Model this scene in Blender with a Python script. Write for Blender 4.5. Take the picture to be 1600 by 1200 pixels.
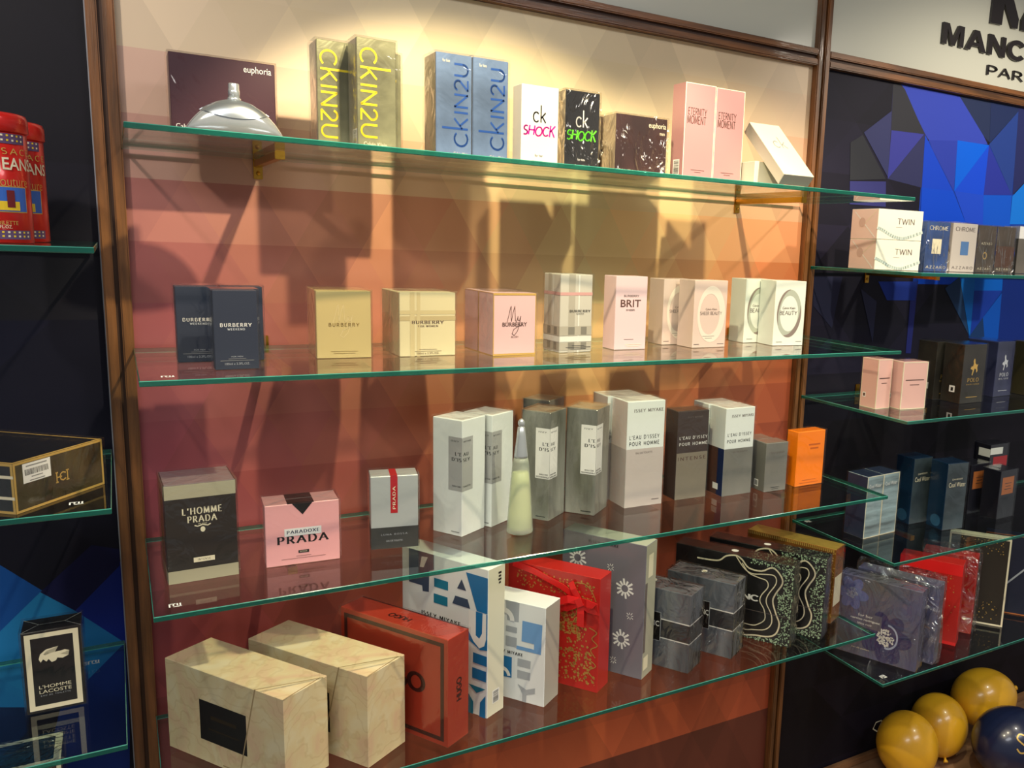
import bpy, bmesh, math, random
from mathutils import Matrix, Vector
random.seed(7)
for o in list(bpy.data.objects): bpy.data.objects.remove(o)
S = bpy.context.scene
COL = S.collection
rad = math.radians

# ------------------------------------------------------------------ camera
cam_d = bpy.data.cameras.new('camera'); cam = bpy.data.objects.new('camera', cam_d); COL.objects.link(cam)
RX = (0.8489378, -0.5268157, 0.0420693); RY = (-0.0542832, -0.1661018, -0.9846134); RZ = (0.5256976, 0.8335919, -0.1696073)
m = Matrix(((RX[0], -RY[0], -RZ[0], 0), (RX[1], -RY[1], -RZ[1], -1.35), (RX[2], -RY[2], -RZ[2], 1.55), (0, 0, 0, 1)))
cam.matrix_world = m
cam_d.sensor_width = 36; cam_d.lens = 1337.742 / 1600 * 36
cam_d.shift_x = -220.566 / 1600; cam_d.shift_y = 14.867 / 1600
cam_d.clip_start = 0.02
S.camera = cam

# ------------------------------------------------------------------ world, lamps, exposure
W = bpy.data.worlds.new('world'); S.world = W; W.use_nodes = True
bg = W.node_tree.nodes['Background']; bg.inputs[0].default_value = (0.96, 0.95, 0.94, 1); bg.inputs[1].default_value = 0.25
S.view_settings.view_transform = 'Standard'; S.view_settings.look = 'None'
S.view_settings.gamma = 1; S.view_settings.use_curve_mapping = False
S.view_settings.exposure = 0.0

def lamp(name, kind, loc, target, energy, color, **kw):
    d = bpy.data.lights.new(name, kind); d.energy = energy; d.color = color
    for k, v in kw.items(): setattr(d, k, v)
    o = bpy.data.objects.new(name, d); COL.objects.link(o); o.location = loc
    o.rotation_euler = (Vector(target) - Vector(loc)).to_track_quat('-Z', 'Y').to_euler()
    return o
WARM = (1.0, 0.85, 0.56)
# small warm spot heads on the cornice in front of each bay
lamp('shelf_spot', 'SPOT', (0.355, -0.61, 2.08), (0.53, 0.0, 1.10), 38, WARM, spot_size=rad(82), spot_blend=0.32, shadow_soft_size=0.009)
lamp('shelf_spot', 'SPOT', (0.90, -0.68, 2.08), (1.00, 0.0, 0.98), 30, (1.0, 0.86, 0.60), spot_size=rad(84), spot_blend=0.45, shadow_soft_size=0.011)
lamp('shelf_spot', 'SPOT', (1.75, -0.80, 2.15), (1.72, 0.0, 1.35), 27, (1.0, 0.90, 0.74), spot_size=rad(95), spot_blend=0.6, shadow_soft_size=0.02)
lamp('shelf_spot', 'SPOT', (-0.35, -0.70, 2.10), (-0.22, 0.0, 1.30), 12, (1.0, 0.90, 0.74), spot_size=rad(95), spot_blend=0.6, shadow_soft_size=0.02)
# added room fill: unseen area lamps overhead
lamp('room_fill', 'AREA', (-0.6, -1.9, 2.9), (-0.6, -1.9, 0), 27, (0.94, 0.97, 1.0), shape='RECTANGLE', size=1.2, size_y=0.6)
lamp('room_fill', 'AREA', (1.5, -2.3, 2.9), (1.5, -2.3, 0), 26, (0.98, 0.98, 1.0), shape='RECTANGLE', size=1.2, size_y=0.6)

# ------------------------------------------------------------------ materials
def lin(c):
    return tuple(((v / 255) / 12.92 if v / 255 <= 0.04045 else ((v / 255 + 0.055) / 1.055) ** 2.4) for v in c[:3]) + (1,)
MATS = {}
def mat(name, col=(128, 128, 128), rough=0.45, metal=0.0, coat=0.0, spec=0.5, bump=0.0, bscale=40.0, mottle=0.0, mscale=12.0, col2=None, stretch=(1, 1, 1), bdist=0.02):
    if name in MATS: return MATS[name]
    M = bpy.data.materials.new(name); M.use_nodes = True; N = M.node_tree.nodes; L = M.node_tree.links
    b = N['Principled BSDF']; b.inputs['Base Color'].default_value = lin(col)
    b.inputs['Roughness'].default_value = rough; b.inputs['Metallic'].default_value = metal
    b.inputs['Coat Weight'].default_value = coat; b.inputs['Coat Roughness'].default_value = 0.08
    b.inputs['Specular IOR Level'].default_value = spec
    tc = mp = None
    if bump or mottle or col2:
        tc = N.new('ShaderNodeTexCoord'); mp = N.new('ShaderNodeMapping'); L.new(tc.outputs['Object'], mp.inputs[0])
        mp.inputs['Scale'].default_value = stretch
    if mottle or col2:
        n = N.new('ShaderNodeTexNoise'); n.inputs['Scale'].default_value = mscale; n.inputs['Detail'].default_value = 6
        L.new(mp.outputs[0], n.inputs['Vector'])
        r = N.new('ShaderNodeValToRGB'); r.color_ramp.elements[0].position = 0.32; r.color_ramp.elements[1].position = 0.68
        c2 = col2 if col2 else tuple(max(0, v * (1 - mottle)) for v in col)
        r.color_ramp.elements[0].color = lin(c2); r.color_ramp.elements[1].color = lin(col)
        L.new(n.outputs['Fac'], r.inputs[0]); L.new(r.outputs[0], b.inputs['Base Color'])
    if bump:
        n = N.new('ShaderNodeTexNoise'); n.inputs['Scale'].default_value = bscale; n.inputs['Detail'].default_value = 3
        n.inputs['Distortion'].default_value = 1.2
        L.new(mp.outputs[0], n.inputs['Vector'])
        bn = N.new('ShaderNodeBump'); bn.inputs['Strength'].default_value = bump; bn.inputs['Distance'].default_value = bdist
        L.new(n.outputs['Fac'], bn.inputs['Height']); L.new(bn.outputs[0], b.inputs['Normal'])
        if coat: L.new(bn.outputs[0], b.inputs['Coat Normal'])
    MATS[name] = M
    return M

def schlick(N, L, f0, normal=None, power=5.0):
    lw = N.new('ShaderNodeLayerWeight'); lw.inputs['Blend'].default_value = 0.5
    if normal: L.new(normal, lw.inputs['Normal'])
    p = N.new('ShaderNodeMath'); p.operation = 'POWER'; L.new(lw.outputs['Facing'], p.inputs[0]); p.inputs[1].default_value = power
    a = N.new('ShaderNodeMath'); a.operation = 'MULTIPLY_ADD'; L.new(p.outputs[0], a.inputs[0]); a.inputs[1].default_value = 1 - f0; a.inputs[2].default_value = f0
    a.use_clamp = True
    return a.outputs[0]

def clear_mat(name, tint, f0=0.04, rough=0.0, bump=0.0, bscale=30.0, gloss=(1, 1, 1, 1), stretch=(1, 1, 1), bdist=0.02):
    if name in MATS: return MATS[name]
    M = bpy.data.materials.new(name); M.use_nodes = True; N = M.node_tree.nodes; L = M.node_tree.links
    N.remove(N['Principled BSDF'])
    t = N.new('ShaderNodeBsdfTransparent'); t.inputs[0].default_value = tint
    g = N.new('ShaderNodeBsdfGlossy'); g.inputs['Roughness'].default_value = rough; g.inputs['Color'].default_value = gloss
    nrm = None
    if bump:
        tc = N.new('ShaderNodeTexCoord'); mp = N.new('ShaderNodeMapping'); mp.inputs['Scale'].default_value = stretch; L.new(tc.outputs['Object'], mp.inputs[0])
        n = N.new('ShaderNodeTexNoise'); n.inputs['Scale'].default_value = bscale; n.inputs['Detail'].default_value = 3; n.inputs['Distortion'].default_value = 1.5
        L.new(mp.outputs[0], n.inputs['Vector'])
        bn = N.new('ShaderNodeBump'); bn.inputs['Strength'].default_value = bump; bn.inputs['Distance'].default_value = bdist
        L.new(n.outputs['Fac'], bn.inputs['Height']); nrm = bn.outputs[0]; L.new(nrm, g.inputs['Normal'])
    mx = N.new('ShaderNodeMixShader'); L.new(schlick(N, L, f0, nrm), mx.inputs[0]); L.new(t.outputs[0], mx.inputs[1]); L.new(g.outputs[0], mx.inputs[2])
    L.new(mx.outputs[0], N['Material Output'].inputs[0])
    MATS[name] = M
    return M

GLASS = clear_mat('shelf_glass', (0.93, 0.975, 0.955, 1), 0.045)
WRAP = clear_mat('cellophane', (0.97, 0.97, 0.97, 1), 0.05, 0.08, 0.25, 22, bdist=0.01)
WRAPC = clear_mat('crinkled_cellophane', (0.96, 0.96, 0.96, 1), 0.10, 0.12, 0.8, 20, gloss=(1, 0.95, 0.86, 1), bdist=0.03, stretch=(1, 1, 0.6))
WRAPM = clear_mat('loose_cellophane', (0.97, 0.97, 0.97, 1), 0.045, 0.10, 0.45, 13, gloss=(1, 0.95, 0.88, 1), bdist=0.02, stretch=(1, 1, 0.7))
def edge_mat():
    M = bpy.data.materials.new('shelf_glass_edge'); M.use_nodes = True; N = M.node_tree.nodes; L = M.node_tree.links
    b = N['Principled BSDF']; b.inputs['Roughness'].default_value = 0.12; b.inputs['Base Color'].default_value = lin((16, 96, 82))
    b.inputs['Coat Weight'].default_value = 0.6
    t = N.new('ShaderNodeBsdfTransparent'); t.inputs[0].default_value = (0.12, 0.5, 0.42, 1)
    mx = N.new('ShaderNodeMixShader'); mx.inputs[0].default_value = 0.3
    L.new(b.outputs[0], mx.inputs[1]); L.new(t.outputs[0], mx.inputs[2]); L.new(mx.outputs[0], N['Material Output'].inputs[0])
    return M
EDGE = edge_mat()
EDGEHI = mat('glass_arris_highlight', (64, 140, 126), 0.15, 0, 0.6)  # lighter teal paints a highlight along the pane arris

def print_mat(name, rough, coat=0.0):
    M = bpy.data.materials.new(name); M.use_nodes = True; N = M.node_tree.nodes; L = M.node_tree.links
    a = N.new('ShaderNodeVertexColor'); a.layer_name = 'Col'; b = N['Principled BSDF']
    n = N.new('ShaderNodeTexNoise'); n.inputs['Scale'].default_value = 3.0; n.inputs['Detail'].default_value = 2
    tc = N.new('ShaderNodeTexCoord'); L.new(tc.outputs['Object'], n.inputs['Vector'])
    mr = N.new('ShaderNodeMapRange'); mr.inputs[3].default_value = 0.93; mr.inputs[4].default_value = 1.06; L.new(n.outputs['Fac'], mr.inputs[0])
    mm = N.new('ShaderNodeMix'); mm.data_type = 'RGBA'; mm.blend_type = 'MULTIPLY'; mm.inputs[0].default_value = 1
    L.new(a.outputs[0], mm.inputs[6]); L.new(mr.outputs[0], mm.inputs[7]); L.new(mm.outputs[2], b.inputs['Base Color'])
    b.inputs['Roughness'].default_value = rough; b.inputs['Coat Weight'].default_value = coat; b.inputs['Coat Roughness'].default_value = 0.25
    return M
PAPER = print_mat('wallpaper_print', 0.42, 0.15)
PAPERB = print_mat('blue_wallpaper_print', 0.6, 0.0); PAPERB.node_tree.nodes['Principled BSDF'].inputs['Specular IOR Level'].default_value = 0.22
WOOD = mat('walnut_trim', (142, 90, 46), 0.38, 0, 0.15, mottle=0.42, mscale=9, stretch=(9, 9, 0.7), bump=0.15, bscale=30, bdist=0.002)
WOODH = mat('walnut_trim_rail', (142, 90, 46), 0.38, 0, 0.15, mottle=0.42, mscale=9, stretch=(0.7, 9, 9), bump=0.15, bscale=30, bdist=0.002)
GROOVE = mat('trim_groove', (66, 38, 20), 0.6)
BRASS = mat('brushed_brass', (200, 150, 60), 0.28, 1.0, bump=0.05, bscale=90)

# ------------------------------------------------------------------ mesh helpers
def link(o, parent=None):
    COL.objects.link(o)
    if parent: o.parent = parent
    return o
def meshobj(name, verts, faces, mats, parent=None, midx=None, smooth=False):
    me = bpy.data.meshes.new(name); me.from_pydata(verts, [], faces)
    for M in (mats if isinstance(mats, (list, tuple)) else [mats]): me.materials.append(M)
    if midx: me.polygons.foreach_set('material_index', midx)
    if smooth: me.polygons.foreach_set('use_smooth', [True] * len(me.polygons))
    me.update()
    return link(bpy.data.objects.new(name, me), parent)
def boxdata(x0, y0, z0, x1, y1, z1):
    v = [(x0, y0, z0), (x1, y0, z0), (x1, y1, z0), (x0, y1, z0), (x0, y0, z1), (x1, y0, z1), (x1, y1, z1), (x0, y1, z1)]
    f = [(0, 3, 2, 1), (4, 5, 6, 7), (0, 1, 5, 4), (1, 2, 6, 5), (2, 3, 7, 6), (3, 0, 4, 7)]
    return v, f
def boxes(name, lst, mats, parent=None, idx=None, bevel=0.0):
    bm = bmesh.new()
    for i, b in enumerate(lst):
        v, f = boxdata(*b); vs = [bm.verts.new(p) for p in v]
        for q in f:
            fc = bm.faces.new([vs[k] for k in q]); fc.material_index = idx[i] if idx else 0
    if bevel: bmesh.ops.bevel(bm, geom=bm.edges[:], offset=bevel, segments=2, affect='EDGES', clamp_overlap=True)
    me = bpy.data.meshes.new(name); bm.to_mesh(me); bm.free()
    for M in (mats if isinstance(mats, (list, tuple)) else [mats]): me.materials.append(M)
    return link(bpy.data.objects.new(name, me), parent)
def tag(o, label, cat, group=None):
    o['label'] = label; o['category'] = cat
    if group: o['group'] = group
    return o
def struct(o): o['kind'] = 'structure'; return o
def empty(name, loc=(0, 0, 0), rz=0.0, rx=0.0):
    o = bpy.data.objects.new(name, None); o.empty_display_size = 0.02; COL.objects.link(o)
    o.location = loc; o.rotation_mode = 'XYZ'; o.rotation_euler = (rx, 0, rz)
    return o
def lathe(name, prof, mats, parent=None, n=32, loc=(0, 0, 0), sx=1.0, sy=1.0, idx=None):
    v = []; f = []; mi = []
    for r, z in prof:
        for k in range(n):
            a = 2 * math.pi * k / n; v.append((loc[0] + r * sx * math.cos(a), loc[1] + r * sy * math.sin(a), loc[2] + z))
    for i in range(len(prof) - 1):
        for k in range(n):
            k2 = (k + 1) % n; f.append((i * n + k, i * n + k2, (i + 1) * n + k2, (i + 1) * n + k)); mi.append(idx[i] if idx else 0)
    f.append(tuple(range(n))[::-1]); mi.append(0); f.append(tuple((len(prof) - 1) * n + k for k in range(n))); mi.append(0)
    o = meshobj(name, v, f, mats, parent, mi, True)
    return o

# ------------------------------------------------------------------ lettering
def arc(cx, cy, rx, ry, a0, a1, n=10):
    return [(cx + rx * math.cos(rad(a0 + (a1 - a0) * i / n)), cy + ry * math.sin(rad(a0 + (a1 - a0) * i / n))) for i in range(n + 1)]
G = {
 'A': (.9, [[(0, 0), (.45, 1)], [(.45, 1), (.9, 0)], [(.17, .36), (.73, .36)]]),
 'B': (.7, [[(.08, 0), (.08, 1)], [(.08, 1), (.36, 1)] + arc(.36, .77, .26, .23, 90, -90) + [(.08, .54)], [(.08, .54), (.4, .54)] + arc(.4, .27, .28, .27, 90, -90) + [(.08, 0)]]),
 'C': (.85, [arc(.47, .5, .42, .5, 45, 315, 18)]),
 'D': (.85, [[(.08, 0), (.08, 1)], [(.08, 1), (.35, 1)] + arc(.35, .5, .45, .5, 90, -90, 14) + [(.08, 0)]]),
 'E': (.65, [[(.08, 0), (.08, 1)], [(.08, 1), (.6, 1)], [(.08, .52), (.5, .52)], [(.08, 0), (.63, 0)]]),
 'F': (.6, [[(.08, 0), (.08, 1)], [(.08, 1), (.58, 1)], [(.08, .52), (.48, .52)]]),
 'G': (.9, [arc(.47, .5, .42, .5, 45, 340, 18) + [(.87, .45), (.55, .45)]]),
 'H': (.85, [[(.08, 0), (.08, 1)], [(.77, 0), (.77, 1)], [(.08, .52), (.77, .52)]]),
 'I': (.2, [[(.1, 0), (.1, 1)]]),
 'K': (.75, [[(.08, 0), (.08, 1)], [(.7, 1), (.1, .45)], [(.27, .58), (.74, 0)]]),
 'L': (.6, [[(.08, 0), (.08, 1)], [(.08, 0), (.58, 0)]]),
 'M': (1.0, [[(.06, 0), (.12, 1)], [(.12, 1), (.5, .1)], [(.5, .1), (.88, 1)], [(.88, 1), (.94, 0)]]),
 'N': (.85, [[(.08, 0), (.08, 1)], [(.08, 1), (.77, 0)], [(.77, 0), (.77, 1)]]),
 'O': (.95, [arc(.475, .5, .43, .5, 0, 360, 24)]),
 'P': (.68, [[(.08, 0), (.08, 1)], [(.08, 1), (.36, 1)] + arc(.36, .73, .27, .27, 90, -90) + [(.08, .46)]]),
 'R': (.75, [[(.08, 0), (.08, 1)], [(.08, 1), (.36, 1)] + arc(.36, .74, .26, .26, 90, -90) + [(.08, .48)], [(.36, .48), (.72, 0)]]),
 'S': (.65, [arc(.33, .75, .25, .25, 45, 270, 12) + arc(.33, .25, .27, .25, 90, -135, 12)]),
 'T': (.75, [[(.37, 0), (.37, 1)], [(0, 1), (.75, 1)]]),
 'U': (.8, [[(.08, 1), (.08, .35)] + arc(.4, .35, .32, .35, 180, 360, 12) + [(.72, 1)]]),
 'V': (.85, [[(0, 1), (.42, 0)], [(.42, 0), (.85, 1)]]),
 'W': (1.15, [[(0, 1), (.3, 0)], [(.3, 0), (.57, .95)], [(.57, .95), (.85, 0)], [(.85, 0), (1.15, 1)]]),
 'X': (.8, [[(0, 1), (.8, 0)], [(.8, 1), (0, 0)]]),
 'Y': (.8, [[(0, 1), (.4, .48)], [(.8, 1), (.4, .48)], [(.4, .48), (.4, 0)]]),
 'Z': (.7, [[(.05, 1), (.65, 1)], [(.65, 1), (.05, 0)], [(.05, 0), (.67, 0)]]), 'J': (.5, [[(.4, 1), (.4, .22)] + arc(.22, .22, .18, .22, 0, -160, 8)]),
 '2': (.65, [arc(.32, .72, .27, .28, 165, -30, 12) + [(.05, 0)], [(.05, 0), (.62, 0)]]),
 "'": (.2, [[(.12, 1), (.07, .72)]]),
 'c': (.75, [arc(.4, .36, .36, .36, 45, 315, 16)]),
 'k': (.65, [[(.06, 0), (.06, 1.25)], [(.6, .72), (.08, .3)], [(.22, .42), (.62, 0)]]),
 ' ': (.35, []), '.': (.2, [[(.08, 0), (.08, .08)]]),
}
def stroke_poly(V, F, pts, thick, thin):
    for (x0, y0), (x1, y1) in zip(pts[:-1], pts[1:]):
        dx, dy = x1 - x0, y1 - y0; l = math.hypot(dx, dy)
        if l < 1e-6: continue
        dx /= l; dy /= l; t = (thin + (thick - thin) * abs(dy)) / 2
        ext = min(t * .45, .02); nx, ny = -dy * t, dx * t
        a = len(V); x0 -= dx * ext; y0 -= dy * ext; x1 += dx * ext; y1 += dy * ext
        V += [(x0 - nx, y0 - ny), (x1 - nx, y1 - ny), (x1 + nx, y1 + ny), (x0 + nx, y0 + ny)]; F.append((a, a + 1, a + 2, a + 3))
def stroke_text(s, thick, thin, serif=0.0, gap=.22):
    V = []; F = []; x = 0
    for ch in s:
        w, st = G.get(ch, G[' '])
        for p in st:
            q = [(x + a, b) for a, b in p]; stroke_poly(V, F, q, thick, thin)
            if serif:
                for (a, b), (c, d) in ((q[0], q[1]), (q[-1], q[-2])):
                    if abs(d - b) > .5 * math.hypot(c - a, d - b) and (abs(b) < .02 or abs(b - 1) < .02):
                        k = len(V); h = thin * .7; sg = 1 if b < .5 else -1
                        V += [(a - serif, b), (a + serif, b), (a + serif, b + sg * h), (a - serif, b + sg * h)]; F.append((k, k + 1, k + 2, k + 3) if sg > 0 else (k + 3, k + 2, k + 1, k))
        x += w + gap
    return V, F
_tc = {}
def text2d(s, style='sans'):
    key = (s, style)
    if key in _tc: return _tc[key]
    if style == 'serif': V, F = stroke_text(s, .20, .09, .14, .32)
    elif style == 'boldserif': V, F = stroke_text(s, .25, .09, .15, .36)
    elif style == 'slab': V, F = stroke_text(s, .22, .17, .16, .42)
    elif style == 'line': V, F = stroke_text(s, .075, .075, 0, .2)
    elif style == 'hair': V, F = stroke_text(s, .15, .10, 0, .16)
    elif style == 'wide': V, F = stroke_text(s, .155, .125, 0, .42)
    elif style == 'heavy': V, F = stroke_text(s, .25, .21, 0, .1)
    elif style == 'ckline': V, F = stroke_text(s, .125, .125, 0, .14)
    else:
        c = bpy.data.curves.new('t', 'FONT'); c.body = s; c.resolution_u = 3
        c.offset = {'sans': 0.0, 'semi': 0.009, 'bold': 0.014, 'light': -0.012}[style]
        o = bpy.data.objects.new('t', c); COL.objects.link(o)
        bpy.context.view_layer.update()
        me = bpy.data.meshes.new_from_object(o.evaluated_get(bpy.context.evaluated_depsgraph_get()))
        V = [(v.co.x, v.co.y) for v in me.vertices]; F = [tuple(p.vertices) for p in me.polygons]
        bpy.data.objects.remove(o); bpy.data.curves.remove(c); bpy.data.meshes.remove(me)
    xs = [v[0] for v in V]; ys = [v[1] for v in V]
    x0, x1, y0, y1 = min(xs), max(xs), min(ys), max(ys)
    V = [((x - x0) / (x1 - x0), (y - y0) / (y1 - y0)) for x, y in V]
    _tc[key] = (V, F)
    return _tc[key]

# ------------------------------------------------------------------ cartons
EPS = 0.00045
class Carton:
    """a box standing on its base; spec = (x, y, yaw, width, depth, height), x and y of its front left bottom corner"""
    def __init__(s, name, label, spec, z, mats, group=None, wrap=None, rx=0.0, cat='perfume box', bevel=0.0007):
        x, y, a, w, d, h = spec; a = rad(a); s.w, s.d, s.h = w, d, h
        if rx:
            s.root = empty(name, (x, y, z), a, -rx); off = Vector((w / 2, -d / 2, 0))
        else:
            c = Vector((x + (w / 2) * math.cos(a) - (d / 2) * math.sin(a), y + (w / 2) * math.sin(a) + (d / 2) * math.cos(a), z + 0.0003))
            s.root = empty(name, c, a); off = Vector((0, 0, 0))
        s.off = off; s.lay = {}
        tag(s.root, label, cat, group)
        if not isinstance(mats, dict): mats = {'*': mats}
        ml = []; mi = []
        for f in 'BTFRKL':       # bottom, top, front, right, back, left
            M = mats.get(f, mats['*'])
            if M not in ml: ml.append(M)
            mi.append(ml.index(M))
        bm = bmesh.new(); v, fs = boxdata(-w / 2 + off.x, -d / 2 + off.y, 0, w / 2 + off.x, d / 2 + off.y, h); vs = [bm.verts.new(p) for p in v]
        for q, k in zip(fs, mi): bm.faces.new([vs[i] for i in q]).material_index = k
        bmesh.ops.bevel(bm, geom=bm.edges[:], offset=bevel, segments=1, affect='EDGES')
        me = bpy.data.meshes.new('carton'); bm.to_mesh(me); bm.free()
        for M in ml: me.materials.append(M)
        s.body = link(bpy.data.objects.new('carton', me), s.root)
        if wrap:
            e = 0.0019; v, fs = boxdata(-w / 2 - e + off.x, -d / 2 - e + off.y, 0.0, w / 2 + e + off.x, d / 2 + e + off.y, h + e)
            o = meshobj('cellophane_wrap', v, fs[1:], wrap, s.root)
    def frame(s, f):
        w, d, h = s.w, s.d, s.h; o = s.off
        if f == 'F': r = (Vector((-w / 2, -d / 2, 0)), Vector((1, 0, 0)), Vector((0, 0, 1)), w, h)
        elif f == 'L': r = (Vector((-w / 2, d / 2, 0)), Vector((0, -1, 0)), Vector((0, 0, 1)), d, h)
        elif f == 'R': r = (Vector((w / 2, -d / 2, 0)), Vector((0, 1, 0)), Vector((0, 0, 1)), d, h)
        else: r = (Vector((-w / 2, -d / 2, h)), Vector((1, 0, 0)), Vector((0, 1, 0)), w, d)
        return (r[0] + o,) + r[1:]
    def put(s, f, V, F, M, name, lift=None):
        o, u, v, fw, fh = s.frame(f); n = u.cross(v)
        k = s.lay.get(f, 0) + 1; s.lay[f] = k
        e = lift if lift else 0.00020 + 0.00005 * k
        P = [tuple(o + u * (a * fw) + v * (b * fh) + n * e) for a, b in V]
        return meshobj(name, P, F, M, s.root)
    def rect(s, f, u0, v0, u1, v1, M, name='panel'):
        return s.put(f, [(u0, v0), (u1, v0), (u1, v1), (u0, v1)], [(0, 1, 2, 3)], M, name)
    def poly(s, f, pts, M, name='panel'):
        return s.put(f, pts, [tuple(range(len(pts)))], M, name)
    def strokes(s, f, lines, M, width, name='line_print'):
        """polylines in face fractions; width is a fraction of the face width"""
        o, u, v, fw, fh = s.frame(f); V = []; F = []
        for l in lines: stroke_poly(V, F, [(a * fw, b * fh) for a, b in l], width * fw, width * fw)
        return s.put(f, [(a / fw, b / fh) for a, b in V], F, M, name)
    def text(s, f, t, uc, vc, wd, ht, M, style='sans', rot=0, name='lettering'):
        V, F = text2d(t, style)
        if rot == 90: V = [(1 - b, a) for a, b in V]
        elif rot == -90: V = [(b, 1 - a) for a, b in V]
        elif rot == 180: V = [(1 - a, 1 - b) for a, b in V]
        V = [(uc + (a - .5) * wd, vc + (b - .5) * ht) for a, b in V]
        return s.put(f, V, F, M, name)
    def lines(s, f, uc, v0, widths, step, M, th=0.35):
        V = []; F = []
        for i, wd in enumerate(widths):
            a = len(V); v = v0 - i * step
            V += [(uc - wd / 2, v), (uc + wd / 2, v), (uc + wd / 2, v + step * th), (uc - wd / 2, v + step * th)]; F.append((a, a + 1, a + 2, a + 3))
        return s.put(f, V, F, M, 'small_print')
    def barcode(s, f, u0, v0, u1, v1, n=13, horiz=False):
        s.rect(f, u0, v0, u1, v1, INK['white'], 'barcode_label'); V = []; F = []; rr = random.Random(n)
        for i in range(n):
            t0 = .06 + .88 * i / n; t1 = t0 + .88 / n * rr.choice((.35, .55, .7)); a = len(V)
            if horiz: V += [(u0 + (u1 - u0) * .12, v0 + (v1 - v0) * t0), (u1 - (u1 - u0) * .12, v0 + (v1 - v0) * t0), (u1 - (u1 - u0) * .12, v0 + (v1 - v0) * t1), (u0 + (u1 - u0) * .12, v0 + (v1 - v0) * t1)]
            else: V += [(u0 + (u1 - u0) * t0, v0 + (v1 - v0) * .15), (u0 + (u1 - u0) * t1, v0 + (v1 - v0) * .15), (u0 + (u1 - u0) * t1, v1 - (v1 - v0) * .12), (u0 + (u1 - u0) * t0, v1 - (v1 - v0) * .12)]
            F.append((a, a + 1, a + 2, a + 3))
        s.put(f, V, F, INK['black'], 'barcode')
INK = {k: mat('ink_' + k, c, r, m_) for k, c, r, m_ in (
    ('black', (22, 20, 20), .45, 0), ('white', (238, 236, 230), .45, 0), ('grey', (140, 140, 138), .45, 0), ('silver', (214, 218, 222), .3, .2),
    ('gold', (216, 176, 92), .3, .35), ('yellow', (226, 202, 20), .4, 0), ('blue', (22, 70, 142), .4, 0), ('pink', (206, 22, 140), .4, 0),
    ('green', (110, 240, 40), .4, 0), ('cream', (232, 222, 190), .45, 0), ('brown', (84, 58, 50), .45, 0), ('taupe', (110, 98, 94), .45, 0),
    ('navy', (24, 40, 78), .4, 0), ('teal', (22, 120, 150), .4, 0), ('azure', (24, 112, 168), .4, 0), ('slate', (58, 76, 100), .4, 0), ('red', (178, 26, 34), .4, 0),
    ('palegrey', (168, 172, 176), .45, 0), ('skyblue', (112, 158, 208), .45, 0), ('copper', (196, 116, 62), .4, .3), ('dimgold', (52, 42, 28), .4, .2))}
ZS = dict(s0=1.6515, s1=1.3857, s2=1.1191, s3=0.8506, R0=1.5235, R1=1.2550, R2=0.9831, R3=0.7384, L0=1.5249, L1=1.2499, L2=0.9748)

#@@BODY
# ------------------------------------------------------------------ walls
rw0 = random.Random(11)
def clip(poly, x0, z0, x1, z1):
    for ax, lim, sg in ((0, x0, 1), (0, x1, -1), (1, z0, 1), (1, z1, -1)):
        out = []
        for i in range(len(poly)):
            a, b = poly[i - 1], poly[i]; ia, ib = sg * (a[ax] - lim) >= 0, sg * (b[ax] - lim) >= 0
            if ia != ib:
                t = (lim - a[ax]) / (b[ax] - a[ax]); out.append((a[0] + t * (b[0] - a[0]), a[1] + t * (b[1] - a[1])))
            if ib: out.append(b)
        poly = out
        if len(poly) < 3: return []
    return poly
def printed_wall(name, x0, z0, x1, z1, facets, M, depth=0.03):
    """a solid wall panel whose front carries printed coloured facets: (points, colour, layer)"""
    v, f = boxdata(x0, 0.0, z0, x1, depth, z1); f = [q for q in f]; cols = [(20, 18, 24)] * 8
    for pts, c, lay in facets:
        p = clip(pts, x0, z0, x1, z1)
        if len(p) < 3: continue
        ar = sum(p[i - 1][0] * p[i][1] - p[i][0] * p[i - 1][1] for i in range(len(p)))
        if ar < 0: p = p[::-1]
        a = len(v); v += [(x, -0.0003 - 0.00003 * lay, z) for x, z in p]; f.append(tuple(range(a, a + len(p)))); cols += [c] * len(p)
    o = meshobj(name, v, f, M)
    at = o.data.color_attributes.new('Col', 'FLOAT_COLOR', 'POINT')
    at.data.foreach_set('color', [k for c in cols for k in lin(tuple(max(0, min(255, q)) for q in c))])
    return struct(o)
H1 = [rw0.uniform(-1, 1) for _ in range(200)]; H2 = [rw0.uniform(-1, 1) for _ in range(200)]
def lattice(x0, z0, x1, z1, vx, vz, side, row, colf):
    out = []; r0 = int((z0 - vz) / row) - 2; r1 = int((z1 - vz) / row) + 2
    for r in range(r0, r1):
        off = vx + (side / 2 if r % 2 else 0); off2 = vx + (side / 2 if (r + 1) % 2 else 0)
        za, zb = vz + r * row, vz + (r + 1) * row
        k0 = int((x0 - vx) / side) - 2; k1 = int((x1 - vx) / side) + 2
        for k in range(k0, k1):
            a = off + k * side; up = [(a, za), (a + side, za), (a + side / 2, zb)]
            b = off2 + k * side; dn = [(b, zb), (b + side / 2, za), (b + side, zb)]
            for t, isup in ((up, 1), (dn, 0)):
                cx = sum(p[0] for p in t) / 3; cz = (za + zb) / 2
                out.append((t, colf(cx, cz, isup, r), 0))
    return out
def mixc(a, b, t): t = max(0, min(1, t)); return tuple(a[i] + (b[i] - a[i]) * t for i in range(3))
def ramp(st, t):
    if t <= st[0][0]: return st[0][1]
    for (a, ca), (b, cb) in zip(st[:-1], st[1:]):
        if t <= b: return mixc(ca, cb, (t - a) / (b - a))
    return st[-1][1]
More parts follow.
